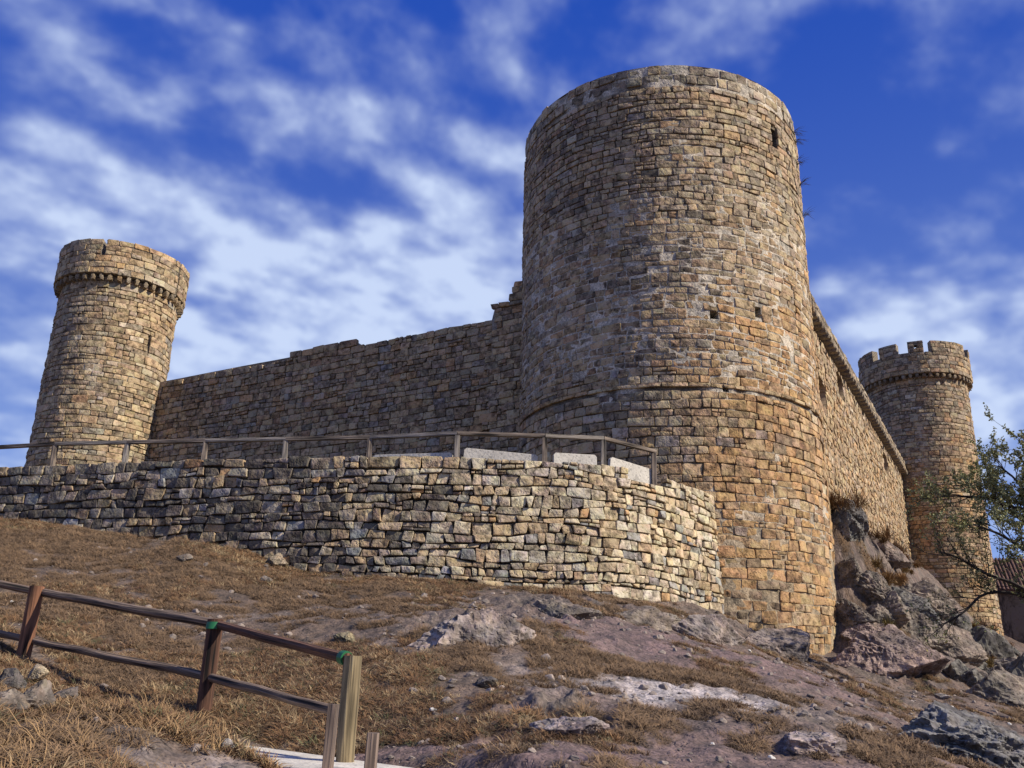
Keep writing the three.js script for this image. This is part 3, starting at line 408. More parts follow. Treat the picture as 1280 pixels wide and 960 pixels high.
// ---------------------------------------------------------------- shaded curtain wall between the main and the left tower
{
  const w = leftWall, root = thing('curtain_wall', 'shaded stone curtain wall running from the massive tower to the slender tower', 'wall', new THREE.Vector3(w.a.x, 6, w.a.z));
  const pts = [[150, 484], [205, 472], [290, 455], [364, 441], [366, 436], [446, 422], [448, 428], [520, 413], [614, 395], [617, 393]].map(([x, y]) => w.hit(x, y)); const u9 = pts[9][0];
  pts.push([u9 + 0.02, w.hit(619, 384)[1]], [w.hit(637, 382)[0], w.hit(637, 381)[1]], [w.hit(638, 380)[0], w.hit(638, 366)[1]], [w.hit(645, 366)[0], w.hit(645, 364)[1]], [w.hit(646, 360)[0], w.hit(646, 352)[1]], [w.L + 2, w.hit(653, 350)[1]]);
  const top = (u) => { if (u <= pts[0][0]) return pts[0][1]; for (let i = 1; i < pts.length; i++) if (u <= pts[i][0]) return lerp(pts[i - 1][1], pts[i][1], (u - pts[i - 1][0]) / Math.max(1e-6, pts[i][0] - pts[i - 1][0])); return pts[pts.length - 1][1]; };
  const fall = (pts[8][1] - pts[1][1]) / (pts[8][0] - pts[1][0]), tilt = (u, v, d) => w.map(u, v + fall * u, d), topT = (u) => top(u) - fall * u, max = Math.max(...pts.map((p) => p[1] - fall * p[0])), pier = u9 - 0.05;
  const depth = (u) => (u > pier ? 0.16 : 0), joint = (u, v) => clamp(0.3 + 0.7 * fbm(u * 0.4, v * 0.4, 2.2, 3));
  part('mortar', bed({ map: tilt, u0: -1.2, u1: w.L + 2, v0: 5, v1: max, top: (u) => topT(u) - 0.14, step: 0.17, thick: 1.3, depth: (u, v) => depth(u) + lerp(-0.1, -0.02, joint(u, v)), color: (u, v) => mixc(mud, [0.4, 0.36, 0.3], joint(u, v)) }, root.position), mortarMat, root);
  const list = layStones({ seed: 41, map: tilt, u0: -1.2, u1: w.L + 2, v0: 5.2, v1: max + 0.2, course: (v, r) => 0.2 + r() * 0.1, ratio: [0.9, 1.6], rough: 0.07, depth: (u) => depth(u), keep: (u, v, h) => v + h * 0.2 < topT(u), split: 0.08,
    color: (u, v, rnd) => { const n = fbm(u * 0.45, v * 0.6, 8.1, 3); return pick(rnd, { tan: 3.2, sand: 1.2, brown: 0.7, grey: 1.8 + n * 2, orange: 0.7, blue: 0.3, rust: 0.3, stain: 0.3 + n }); } });
  emitStones([list], root, (x, y) => y < terraceTopAt(x) - 6 && x > 195 && x < 655);
}

// ---------------------------------------------------------------- sunlit rubble curtain wall with corbelled coping, from the main to the right tower
{
  const w = rightWall, root = thing('curtain_wall', 'sunlit rubble curtain wall with a corbelled coping leading to the merlon tower', 'wall', new THREE.Vector3(w.a.x, 3, w.a.z));
  const top = w.hit(1090, 517)[1], cor = top - 0.75;
  const rect = (x, y, ww, hh) => { const [u, v] = w.hit(x, y); return { u0: u - ww / 2, u1: u + ww / 2, v0: v - hh / 2, v1: v + hh / 2, deep: 0.9 }; };
  const holes = [rect(1050.5, 481, 1.5, 0.95), rect(1107, 579, 2.0, 1.15), rect(1028.5, 491, 1.3, 0.9)];
  const joint = (u, v) => clamp(0.75 + 0.5 * fbm(u * 0.5, v * 0.5, 12.2, 3));
  part('mortar', bed({ map: w.map, u0: 0.6, u1: w.L + 1.5, v0: 3, v1: top - 0.04, step: 0.16, thick: 1.4, holes, depth: (u, v) => lerp(-0.07, -0.02, joint(u, v)) + 0.015 * noise(u * 3, v * 3, 1), color: (u, v) => mixc([0.3, 0.2, 0.11], [0.46, 0.34, 0.22], joint(u, v)) }, root.position), mortarMat, root);
  const pale = (u, v) => smooth(0.05, 0.3, fbm(u * 0.6, v * 0.18, 6.6, 3));
  const field = layStones({ seed: 51, map: w.map, u0: 0.6, u1: w.L + 1.5, v0: 3, v1: cor - 0.02, course: (v, r) => (v > cor - 0.9 ? 0.2 : 0.13) + r() * 0.1, ratio: [0.9, 1.6], rough: 0.07, gap: 0.008, split: 0, wave: 0.1, sway: 0.2, holes, keep: () => true,
    color: (u, v, rnd) => { const n = pale(u, v), hi = smooth(cor - 1.6, cor - 0.6, v); return pick(rnd, { sand: 2.2, tan: 3, orange: 1.6 - hi, grey: 0.4 + n * 1.6 + hi * 2, pale: 0.4 + n, brown: 0.5, rust: 0.3 }); } });
  const cope = layStones({ seed: 52, map: w.map, u0: 0.6, u1: w.L + 0.4, v0: cor + 0.24, v1: top, course: (v, r) => 0.24 + r() * 0.05, ratio: [1, 1.5], rough: 0.05, depth: () => 0.26, keep: (u, v, h) => noise(u * 1.3, 5, 1) < 0.75 || v < top - 0.3, color: (u, v, rnd) => pick(rnd, { grey: 3, tan: 1.2, sand: 0.8, stain: 0.6 }) });
  const body = new THREE.BoxGeometry(w.L, 0.46, 0.5); body.deleteAttribute('normal'); body.computeVertexNormals(); body.setAttribute('color', new THREE.Float32BufferAttribute(Array.from({ length: body.attributes.position.count }, () => mud).flat(), 3));
  const cm = part('coping', body, mortarMat, root); { const p = w.map(w.L / 2 + 0.5, cor + 0.47, 0); cm.position.set(...p).sub(root.position); cm.rotation.y = Math.atan2(-w.w.z, w.w.x); }
  const r = rng(53); for (let k = 0; k < 56; k++) { const m = part('corbel', roughBlock(0.24, 0.26, 0.55, 900 + k, pick(r, { grey: 3, tan: 1.5, stain: 0.5 })), stoneMat, root), p = w.map(0.9 + k * 0.545, cor + 0.1, 0.08); m.position.set(...p).sub(root.position); m.rotation.y = Math.atan2(w.n.x, w.n.z); }
  emitStones([field, cope], root, (x, y) => x > 1012 && x < 1140);
}

// ---------------------------------------------------------------- terrace wall in front
{
  const mid = terraceAt(TL * 0.5), root = thing('terrace_wall', 'low dry stone terrace wall curving in to meet the massive tower', 'wall', new THREE.Vector3(mid[0], 2.6, mid[1]));
  const floor = (u) => { const [x, z, nx, nz] = terraceAt(u); return ground(x + nx * 0.2, z + nz * 0.2); };
  const table = Array.from({ length: 201 }, (_, i) => floor(TL * i / 200)), low = (u) => table[clamp(Math.round(u / TL * 200), 0, 200)];
  const sideU = (u) => smooth(TL * 0.56, TL * 0.8, u), joint = (u, v) => clamp(0.1 + 0.5 * fbm(u * 0.5, v * 0.7, 1.1, 3));
  part('mortar', bed({ map: terraceMap, u0: 0, u1: TL, v0: 2.8, v1: TOP - 0.06, step: 0.15, thick: 0.7, top: (u) => copingTop(u) - 0.14, depth: (u, v) => lerp(-0.13, -0.05, joint(u, v)), color: (u, v) => mixc([0.1, 0.085, 0.07], [0.4, 0.36, 0.3], joint(u, v)) }, root.position), mortarMat, root);
  const list = layStones({ seed: 61, map: terraceMap, u0: 0.2, u1: TL - 0.25, v0: 2.9, v1: TOP, course: (v, r) => (v > TOP - 0.6 ? 0.2 : 0.14) + r() * 0.13, ratio: [0.8, 1.5], rough: 0.075, gap: 0.01, split: 0.2, jit: 0.08, wave: 0.09, sway: 0.08, wob: 0.05, keep: (u, v, h) => v > low(u) - 0.5 && v + h * 0.05 < copingTop(u),
    color: (u, v, rnd) => {
      const n = fbm(u * 0.4, v * 0.8, 4.4, 3), right = sideU(u + n * 5), wet = smooth(0.0, 0.22, fbm(u * 0.3 + 2, v * 0.55, 19.5, 3) + 0.26 * smooth(TL * 0.34, TL * 0.46, u) * smooth(TL * 0.72, TL * 0.6, u) * smooth(6.2, 5, v) - 0.05);
      return pick(rnd, { cream: 0.25 + right * 4.5, sand: 0.9 + right * 1.4, pale: 0.3 + right * 0.9, tan: 1.5, grey: 2.6 * (1 - right) + 0.5, blue: 0.9 + right * 0.35, stain: (0.9 + wet * 2.5) * (1 - right), dark: (0.45 + wet * 3.4) * (1 - right), orange: 0.2 }, 0.75);
    } });
  emitStones([list], root, (x, y, p) => p.y > low(0) - 9 && y < 790 && x < 893);
}
{
  // terrace floor behind the wall
  const shape = [], n = 60; for (let i = 0; i <= n; i++) { const [x, z, nx, nz] = terraceAt(TL * i / n); shape.push([x - nx * 0.3, z - nz * 0.3]); }
  const pos = [], idx = [], uv = []; shape.forEach(([x, z]) => { pos.push(x, 6.62, z); uv.push(x, z); const q = [lerp(x, x - 4, 0.5), Math.min(z - 2, -42)]; pos.push(q[0], 6.62, q[1]); uv.push(...q); });
  for (let i = 0; i < n; i++) idx.push(i * 2, i * 2 + 2, i * 2 + 1, i * 2 + 2, i * 2 + 3, i * 2 + 1);
  structure('terrace_floor', geometry(pos, idx, null, uv), new THREE.MeshStandardMaterial({ color: lin(0.17, 0.135, 0.1), map: soilMap, roughness: 1 }), 'earth terrace behind the low stone wall');
}

// ---------------------------------------------------------------- timber and posts
function log(p, q, r, seed, sides = 10, square) {   // a slightly crooked round or squared timber from p to q
  const L = p.distanceTo(q), n = Math.max(2, Math.round(L / 0.3)), d = q.clone().sub(p).normalize(), a = Math.abs(d.y) > 0.9 ? new THREE.Vector3(1, 0, 0) : new THREE.Vector3(0, 1, 0), s = new THREE.Vector3().crossVectors(d, a).normalize(), b = new THREE.Vector3().crossVectors(s, d), pos = [], uv = [], idx = [], rn = rng(seed), k0 = rn() * 50;
  const prof = square ? [[-1, -1], [1, -1], [1, 1], [-1, 1]].flatMap(([x, y], i, A) => { const [x2, y2] = A[(i + 1) % 4]; return [[lerp(x, x2, 0.06), lerp(y, y2, 0.06)], [lerp(x, x2, 0.94), lerp(y, y2, 0.94)]]; }).map(([x, y]) => [x * (square[0] ?? 1), y * (square[1] ?? 1)]) : Array.from({ length: sides }, (_, i) => [Math.cos(i / sides * 2 * Math.PI), Math.sin(i / sides * 2 * Math.PI)]), m = prof.length;
  for (let i = 0; i <= n; i++) { const c = p.clone().lerp(q, i / n), amp = square ? 0 : 0.16 * r; c.addScaledVector(s, amp * noise(i * 0.5, k0)).addScaledVector(b, amp * noise(i * 0.5, k0 + 9)); const rr = r * (1 + (square ? 0 : 0.07 * noise(i * 0.8, k0 + 3))); for (let j = 0; j <= m; j++) { const [x, y] = prof[j % m]; pos.push(c.x + (s.x * x + b.x * y) * rr, c.y + (s.y * x + b.y * y) * rr, c.z + (s.z * x + b.z * y) * rr); uv.push(j / m * 0.6 + k0, L * i / n * 0.6 + k0); } }
  for (let i = 0; i < n; i++) for (let j = 0; j < m; j++) { const k = i * (m + 1) + j; idx.push(k, k + m + 1, k + 1, k + 1, k + m + 1, k + m + 2); }
  for (const [i, flip] of [[0, 0], [n, 1]]) { const o = pos.length / 3, c = i ? q : p; pos.push(c.x, c.y, c.z); uv.push(0, 0); for (let j = 0; j <= m; j++) { const k = (i * (m + 1) + j) * 3; pos.push(pos[k], pos[k + 1], pos[k + 2]); uv.push(prof[j % m][0] * 0.1, prof[j % m][1] * 0.1); } for (let j = 0; j < m; j++) flip ? idx.push(o, o + 2 + j, o + 1 + j) : idx.push(o, o + 1 + j, o + 2 + j); }
  const g = geometry(pos, idx, null, uv); return g;
}
{
  // handrail along the terrace
  const y = 7.45, px = [[-90, 562], [0, 557], [70, 553], [160, 551], [258, 549], [358, 547], [463, 545], [572, 540], [681, 543], [754, 546], [817, 562]], pts = px.map(([a, b], i) => (i === 10 ? at(a, b + 2, 22.85) : i === 9 ? at(a, b + 2, 21.75) : atLevel(a, b + 2, y)));
  const root = thing('terrace_railing', 'grey timber handrail on posts behind the top of the terrace wall', 'railing', new THREE.Vector3(pts[7].x, 6.62, pts[7].z)), loc = (p, dy = 0) => p.clone().add(new THREE.Vector3(0, dy, 0)).sub(root.position), grey = woodMat(0.36, 0.33, 0.3), old = woodMat(0.3, 0.25, 0.21);
  pts.forEach((p, i) => { if (i !== 1) { const b = loc(p, -0.045); part('post', log(b.clone().setY(-0.35), b, 0.062, 70 + i, 8, [0.85, 1]), i % 2 ? grey : old, root); } });
  const ends = pts.filter((_, i) => i !== 1);
  for (let i = 0; i < ends.length - 1; i++) { const a = loc(ends[i]), b = loc(ends[i + 1]), d = b.clone().sub(a).normalize().multiplyScalar(0.05); part('rail', log(a.sub(d.clone().multiplyScalar(i ? 0 : 1)), b.add(d.multiplyScalar(i === ends.length - 2 ? 1 : -0.02)), 0.05, 90 + i, 8, [1.2, 0.9]), i % 2 ? grey : old, root); }
  // white slabs standing between the posts
  const slabs = [[[468, 570], [566, 567], 'with its left half hidden by coping stones'], [[581, 561], [672, 570], 'longest and tallest of the row'], [[691, 567], [744, 570], 'short, between two close posts'], [[761, 572], [813, 588], 'last beside the round tower']];
  const tell = ['low white concrete slab barely rising above the wall, farthest from the massive tower', 'long white concrete slab standing behind the coping, with two dark bolt holes', 'short square white concrete slab between two closely set railing posts', 'slanting white concrete slab under the last rail beside the massive tower'];
  slabs.forEach(([a, b], i) => {
    const back = [[21.95, 21.35], [21.3, 21.3], [21.35, 21.7], [22.1, 22.95]][i], P = at(...a, back[0]), Q = at(...b, back[1]), L = P.distanceTo(Q), H = 0.62, sh = new THREE.Shape(), c = 0.05;
    sh.moveTo(0, -H); sh.lineTo(L, -H); sh.lineTo(L, -c); sh.lineTo(L - c, 0); sh.lineTo(c, 0); sh.lineTo(0, -c); sh.closePath();
    for (const hx of [L * 0.32, L - 0.16]) { const hole = new THREE.Path(); hole.absarc(hx, -0.1, 0.018, 0, 6.283, true); sh.holes.push(hole); }
    const g = new THREE.ExtrudeGeometry(sh, { depth: 0.08, bevelEnabled: true, bevelSize: 0.008, bevelThickness: 0.008, bevelSegments: 2, curveSegments: 8 });
    const m = part(numbered('concrete_slab'), g, concreteMat, scene); m.position.copy(P); m.rotation.set(0, -Math.atan2(Q.z - P.z, Q.x - P.x), Math.atan2(Q.y - P.y, Math.hypot(Q.x - P.x, Q.z - P.z)), 'YXZ'); tag(m, tell[i], 'concrete slab', 'white slabs behind the terrace wall', 'thing');
  });
}
{
  // rustic fence beside the path
  const D = [13.6, 10.75, 8.3], tops = [[46, 733], [269, 774], [441, 820]].map(([a, b], i) => at(a, b, D[i])), root = thing('rustic_fence', 'rustic fence of two log rails with green painted joints', 'fence', new THREE.Vector3(tops[1].x, ground(tops[1].x, tops[1].z), tops[1].z)), loc = (p) => p.clone().sub(root.position);
  const red = woodMat(0.3, 0.145, 0.085), dark = woodMat(0.17, 0.085, 0.055), fresh = woodMat(0.31, 0.25, 0.15), grey = woodMat(0.27, 0.2, 0.155), green = new THREE.MeshStandardMaterial({ color: lin(0.012, 0.12, 0.04), roughness: 0.5 });
  const mats = [red, dark, fresh], posts = tops.map((p, i) => { const g = ground(p.x, p.z); return part('post', log(loc(new THREE.Vector3(p.x, Math.min(g, p.y - 0.6) - 0.35, p.z)), loc(p), [0.088, 0.083, 0.078][i], 120 + i, 14), mats[i], root); });
  const left = at(-190, 690, 17), far = tops[0].clone().add(left.clone().sub(tops[0]).setLength(4.2)); { const p = far; part('post', log(loc(new THREE.Vector3(p.x, ground(p.x, p.z) - 0.35, p.z)), loc(p), 0.085, 129, 14), red, root); }
  const top = [far.clone(), at(46, 739, 13.72), at(269, 780, 10.8), at(435, 824, 8.34)], low = [far.clone().setY(far.y - 0.62), at(35, 800, 13.7), at(258, 845, 10.8), at(436, 894, 8.42)];
  for (let i = 0; i < 3; i++) { part('rail', log(loc(top[i]), loc(top[i + 1]), [0.05, 0.052, 0.047][i], 140 + i, 12), i === 2 ? dark : grey, root); part('rail', log(loc(low[i]), loc(low[i + 1]), 0.045, 150 + i, 12), i === 2 ? grey : grey, root); }
  for (const [post, c, r, d] of [[posts[1], at(269, 780, 10.75), 0.092, [0.6, 0.05, 0]], [posts[2], at(431, 822.5, 8.38), 0.06, null]]) {
    const axis = d ? new THREE.Vector3(0, 1, 0) : tops[2].clone().sub(tops[1]).normalize(), m = part('green_joint', log(loc(c.clone().addScaledVector(axis, -0.055)), loc(c.clone().addScaledVector(axis, d ? 0.02 : 0.04)), r, 161, 14), green, post); m.userData.label = 'bright green painted joint';
  }
  // squared stakes beside the last post
  for (const [x0, x1, y0, d, lab] of [[406, 425, 880, 7.45, 'taller weathered square stake just left of the pale fence post'], [454, 476, 916, 7.5, 'shorter weathered square stake with cracked top beside the path']]) { const p = at((x0 + x1) / 2, y0, d), w = (x1 - x0) / FOCAL * d / 2, g = ground(p.x, p.z), m = part(numbered('wooden_stake'), log(new THREE.Vector3(0, -(p.y - g) * 0 - 0.25, 0), new THREE.Vector3(0.01, p.y - g, 0), w, 170 + x0, 8, [1, 0.55]), woodMat(0.25, 0.19, 0.16), scene); m.position.set(p.x, g, p.z); tag(m, lab, 'stake'); }
}
{
  // concrete path
  const pos = [], uv = [], idx = [], n = 24, far = -0.02, near = 1.25, rn = rng(8); let o = 0;
  for (let i = 0; i <= n; i++) { const k = -0.3 + 6 * i / n, y = pathHeight(k), P = (s, h) => { pos.push(PATH.p.x + PATH.w.x * k + pathN.x * s, h, PATH.p.z + PATH.w.z * k + pathN.z * s); uv.push(k, s); }; P(far, y - 0.15); P(far, y); P(near + 0.02 * noise(k * 3, 2), y); P(near, y - 0.15); }
  for (let i = 0; i < n; i++) for (let j = 0; j < 3; j++) { const a = i * 4 + j; idx.push(a, a + 1, a + 4, a + 1, a + 5, a + 4); }
  structure('path', geometry(pos, idx, null, uv), concreteMat, 'pale concrete path below the fence');
}

// ---------------------------------------------------------------- rocks
function rockGeometry(sx, sy, sz, seed, tone, detail = 22, layers = 0.5, tilt = 0.5, rugged = 1) {
  const g0 = new THREE.IcosahedronGeometry(1, detail), p = g0.attributes.position, col = [], uv = [], v = new THREE.Vector3(), pr = rng(seed * 77 + 5), planes = Array.from({ length: 22 }, () => { const q = new THREE.Vector3(pr() - 0.5, (pr() - 0.5) * 0.9, pr() - 0.5).normalize(); return [q.x, q.y, q.z, 0.62 + pr() * 0.34]; });
  for (let i = 0; i < p.count; i++) {
    v.fromBufferAttribute(p, i); const s = seed * 7.31, X = v.x * sx, Y = v.y * sy, Z = v.z * sz, m = Math.max(sx, sy, sz), f = 1.5 / m;
    const q = (Y + X * tilt + Z * 0.25) * (5.5 / m) + 0.8 * noise(X * f + s, Y * f, Z * f), st = q - Math.floor(q), step = st < 0.72 ? st / 0.72 : (1 - st) / 0.28;
    let far = 9; for (const [nx, ny, nz, d] of planes) { const c = v.x * nx + v.y * ny + v.z * nz; if (c > 0.05) far = Math.min(far, d / c); }
    let k = Math.min(far, 1.25) * (1 + rugged * 0.1 * ridge(X * f * 1.7 + s, Y * f * 1.7, Z * f * 1.7, 3) + 0.045 * layers * (step - 0.5) + rugged * 0.045 * ridge(X * f * 7 + s, Y * f * 7, Z * f * 7, 3));
    p.setXYZ(i, X * k, Y * k, Z * k);
    const n = fbm(X * f * 2 + s, Y * f * 2, Z * f * 2, 4), b = 0.92 + n * 0.7 + (step - 0.5) * 0.12; col.push(tone[0] * b * (1 + 0.12 * n), tone[1] * b, tone[2] * b * (1 - 0.1 * n)); uv.push((X + Z * 0.7) * 0.6, (Y + Z * 0.5) * 0.6);
  }
  for (let i = 0; i < p.count; i += 3) { const n = [0, 1, 2].map((c) => { const d = (k, j) => p.getComponent(i + k, j) - p.getComponent(i, j), a = (c + 1) % 3, b = (c + 2) % 3; return Math.abs(d(1, a) * d(2, b) - d(1, b) * d(2, a)); }), c = n.indexOf(Math.max(...n)); for (let k = 0; k < 3; k++) { uv[(i + k) * 2] = p.getComponent(i + k, (c + 1) % 3) * 0.55; uv[(i + k) * 2 + 1] = p.getComponent(i + k, (c + 2) % 3) * 0.55; } }
  const g = new THREE.BufferGeometry(); g.setAttribute('position', p); g.setAttribute('color', new THREE.Float32BufferAttribute(col, 3)); g.setAttribute('uv', new THREE.Float32BufferAttribute(uv, 2)); g.computeVertexNormals(); return g;
}
function rock(name, px, py, size, seed, tone, label, o = {}) {
  const p = o.at ?? hit(px, py), m = part(numbered(name), rockGeometry(size[0], size[1], size[2], seed, tone, o.detail ?? 22, o.layers ?? 0.7, o.tilt ?? 0.5, o.rugged ?? 1.25), rockMat, scene); m.position.set(p.x, ground(p.x, p.z) + (o.sink ?? -0.25) * size[1], p.z); m.rotation.y = o.turn ?? 0; return tag(m, label, 'rock', o.group);
}
const gneiss = [0.225, 0.19, 0.155], slate = [0.18, 0.172, 0.155], redrock = [0.3, 0.225, 0.195], darkrock = [0.13, 0.118, 0.108], tanrock = [0.3, 0.25, 0.19];
rock('rock_outcrop', 596, 795, [0.95, 0.5, 0.7], 1, [0.33, 0.275, 0.245], 'low pale layered outcrop on the slope below the middle of the terrace wall', { turn: 0.3, detail: 30 });
rock('rock_outcrop', 690, 762, [0.7, 0.4, 0.5], 2, gneiss, 'dark jagged outcrop close under the terrace wall', { turn: -0.2, sink: -0.5, layers: 1, detail: 30 });
rock('rock_outcrop', 790, 772, [1.2, 0.32, 0.5], 3, gneiss, 'long low ledge of rock at the foot of the cream stones', { turn: 0.1, sink: -0.5, layers: 1, detail: 30 });
rock('rock_outcrop', 880, 790, [0.9, 0.4, 0.6], 4, [0.3, 0.25, 0.22], 'broken ledge of rock where terrace wall meets the massive tower', { turn: 0.4, sink: -0.5, layers: 1, detail: 30 });
rock('rock_outcrop', 965, 805, [1.1, 0.45, 0.7], 5, [0.24, 0.195, 0.17], 'dark rough rock under the foot of the massive tower', { turn: 0.6, sink: -0.4 });
rock('rock_outcrop', 0, 0, [1.9, 0.95, 1.2], 6, redrock, 'big reddish layered outcrop beside the foot of the massive tower', { at: at(1110, 850, 27.5), turn: 0.55, detail: 40, tilt: 0.7, sink: 0.15 });
rock('rock_outcrop', 1215, 948, [1.35, 0.42, 0.9], 7, [0.175, 0.168, 0.16], 'broad blue grey outcrop low on the slope below the crag', { turn: 0.9, detail: 48, tilt: 0.8, sink: -0.15, layers: 1.6, rugged: 2.4 });
rock('rock_outcrop', 1265, 880, [1.6, 0.8, 1.2], 8, gneiss, 'grey rock bank below the bare tree', { turn: 0.2, detail: 30 });
rock('rock_outcrop', 710, 912, [0.36, 0.16, 0.3], 9, [0.36, 0.3, 0.28], 'small pale boulder in dry grass low on the slope', {});
rock('rock_outcrop', 1018, 928, [0.4, 0.14, 0.3], 10, [0.33, 0.27, 0.25], 'small flat pale rock downhill from the massive tower', { turn: 1 });
// crag below the sunlit wall
for (const [t, o, dy, s, sd, tone, lab] of [[3.0, 0.55, -0.5, [0.8, 0.8, 0.7], 21, slate, 'dark upright rock of the crag beside the massive tower'], [5.5, 0.4, -0.2, [1.2, 0.8, 0.7], 22, darkrock, 'dark boulder against the foot of the sunlit wall'], [5.0, 1.9, 0.1, [1.5, 1.0, 1.1], 23, slate, 'rounded grey rock halfway down the crag'], [8.5, 1.6, -0.4, [1.6, 1.1, 1.1], 24, gneiss, 'wide grey rock face in the middle of the crag'], [12.5, 1.7, -0.5, [1.7, 1.0, 1.1], 25, slate, 'grey rock face near the foot of the merlon tower'], [9.5, 4.2, -0.4, [1.8, 0.8, 1.2], 26, gneiss, 'lower ledge of the crag above the reddish outcrop'], [2.4, 1.7, 0.0, [0.8, 0.7, 0.7], 29, gneiss, 'small grey rock in the cleft beside the massive tower'], [4.2, 3.0, 0.0, [1.1, 0.8, 0.9], 30, [0.24, 0.195, 0.155], 'tan grey rock above the reddish outcrop'], [1.9, 1.25, -0.7, [0.6, 0.8, 0.6], 51, gneiss, 'tall dark rock wedged against the flank of the massive tower'], [3.3, 2.0, -0.5, [1.1, 1.0, 0.9], 52, gneiss, 'weathered grey rock under the round dry bush'], [6.6, 2.9, -0.3, [1.3, 0.8, 1.0], 53, slate, 'dark grey rock on the middle of the crag'], [17.5, 3.0, -0.7, [1.7, 0.8, 1.2], 27, gneiss, 'last grey rock of the crag before the merlon tower'], [16, 6.2, -0.5, [1.9, 0.6, 1.3], 28, [0.24, 0.2, 0.17], 'brown rock shelf below the merlon tower']]) {
  const p = rightWall.map(t, 0, o), q = new THREE.Vector3(p[0], 0, p[2]); rock('crag_rock', 0, 0, s, sd, tone, lab, { at: q, turn: 1.05 + sd, detail: 26, sink: 0, tilt: 0.6, layers: 1 });
  const m = scene.children[scene.children.length - 1]; m.position.y += dy - 0.15;
}
{
  const r = rng(313), kinds = Array.from({ length: 6 }, (_, i) => rockGeometry(0.5, 0.36, 0.42, 200 + i, [[0.21, 0.175, 0.14], [0.16, 0.15, 0.13], [0.25, 0.195, 0.16]][i % 3], 10, 1, 0.5, 1.4));
  for (let i = 0; i < 70; i++) { const t = 1.2 + r() * 21, o = 0.7 + r() * (3 + t * 0.28), p = rightWall.map(t, 0, o), s = 0.5 + r() * r() * 1.6, k = (r() * 6) | 0, m = part(numbered('crag_stone'), kinds[k], rockMat, scene); m.position.set(p[0], ground(p[0], p[2]) - 0.05 * s, p[2]); m.rotation.set((r() - 0.5) * 0.7, r() * 6.28, (r() - 0.5) * 0.7); m.scale.set(s, s * (0.7 + r() * 0.7), s); tag(m, `${s < 0.7 ? 'small' : s < 1.2 ? 'middling' : 'large'} ${['grey brown', 'dark grey', 'reddish brown'][k % 3]} broken rock ${o < 1.6 ? 'right under the sunlit wall' : o < 3.4 ? 'on the upper crag' : 'at the foot of the crag'} ${t < 8 ? 'near the massive tower' : t < 15 ? 'midway between the towers' : 'near the merlon tower'}`, 'rock', 'broken rocks on the crag'); }
}
// rock faces in the cleft between the massive tower and the crag
for (const [px, py, sz, sd, tone, lab] of [[1060, 712, [0.5, 0.5, 0.5], 61, gneiss, 'dark rock high in the cleft beside the massive tower'], [1062, 765, [0.6, 0.5, 0.5], 62, gneiss, 'brown grey rock low in the cleft beside the massive tower'], [1090, 735, [0.6, 0.5, 0.6], 63, gneiss, 'dark grey rock just right of the cleft'], [1078, 795, [0.8, 0.5, 0.6], 64, redrock, 'reddish rock at the mouth of the cleft']]) rock('cleft_rock', px, py, sz, sd, tone, lab, { sink: -0.3, layers: 1.2, rugged: 1.8, detail: 24, turn: sd });
// heap of stones by the fence, and single stones
for (const [px, py, s, sd, tone, lab] of [[45, 858, [0.13, 0.1, 0.11], 31, [0.5, 0.42, 0.28], 'pale yellow stone on top of the stone heap'], [12, 862, [0.17, 0.13, 0.15], 32, darkrock, 'dark stone at the left of the stone heap'], [40, 885, [0.16, 0.12, 0.14], 33, gneiss, 'grey stone under the pale yellow one in the heap'], [80, 875, [0.14, 0.1, 0.13], 34, [0.17, 0.15, 0.135], 'brown grey stone at the right of the stone heap'], [5, 890, [0.15, 0.1, 0.13], 35, gneiss, 'half buried stone at the bottom of the heap'],
  [346, 706, [0.36, 0.2, 0.25], 36, [0.34, 0.28, 0.2], 'large tan block fallen at the foot of the terrace wall'], [430, 803, [0.2, 0.13, 0.18], 37, [0.3, 0.26, 0.16], 'rounded lichen stone behind the pale fence post'], [609, 858, [0.18, 0.1, 0.14], 38, darkrock, 'small dark stone alone on the grassy slope'], [1180, 872, [0.28, 0.07, 0.2], 39, [0.45, 0.41, 0.37], 'flat pale slab of stone on the reddish scree'], [228, 700, [0.2, 0.1, 0.15], 40, gneiss, 'grey stone in the grass below the terrace wall'], [332, 727, [0.14, 0.09, 0.12], 41, [0.32, 0.28, 0.23], 'light grey stone downhill of the fallen tan block'], [283, 935, [0.07, 0.05, 0.06], 42, [0.5, 0.48, 0.45], 'white stone on the edge of the bank by the path']])
  rock('stone', px, py, s, sd, tone, lab, { detail: 11, sink: sd === 31 ? 1.3 : 0.3, layers: 0.5, turn: sd });

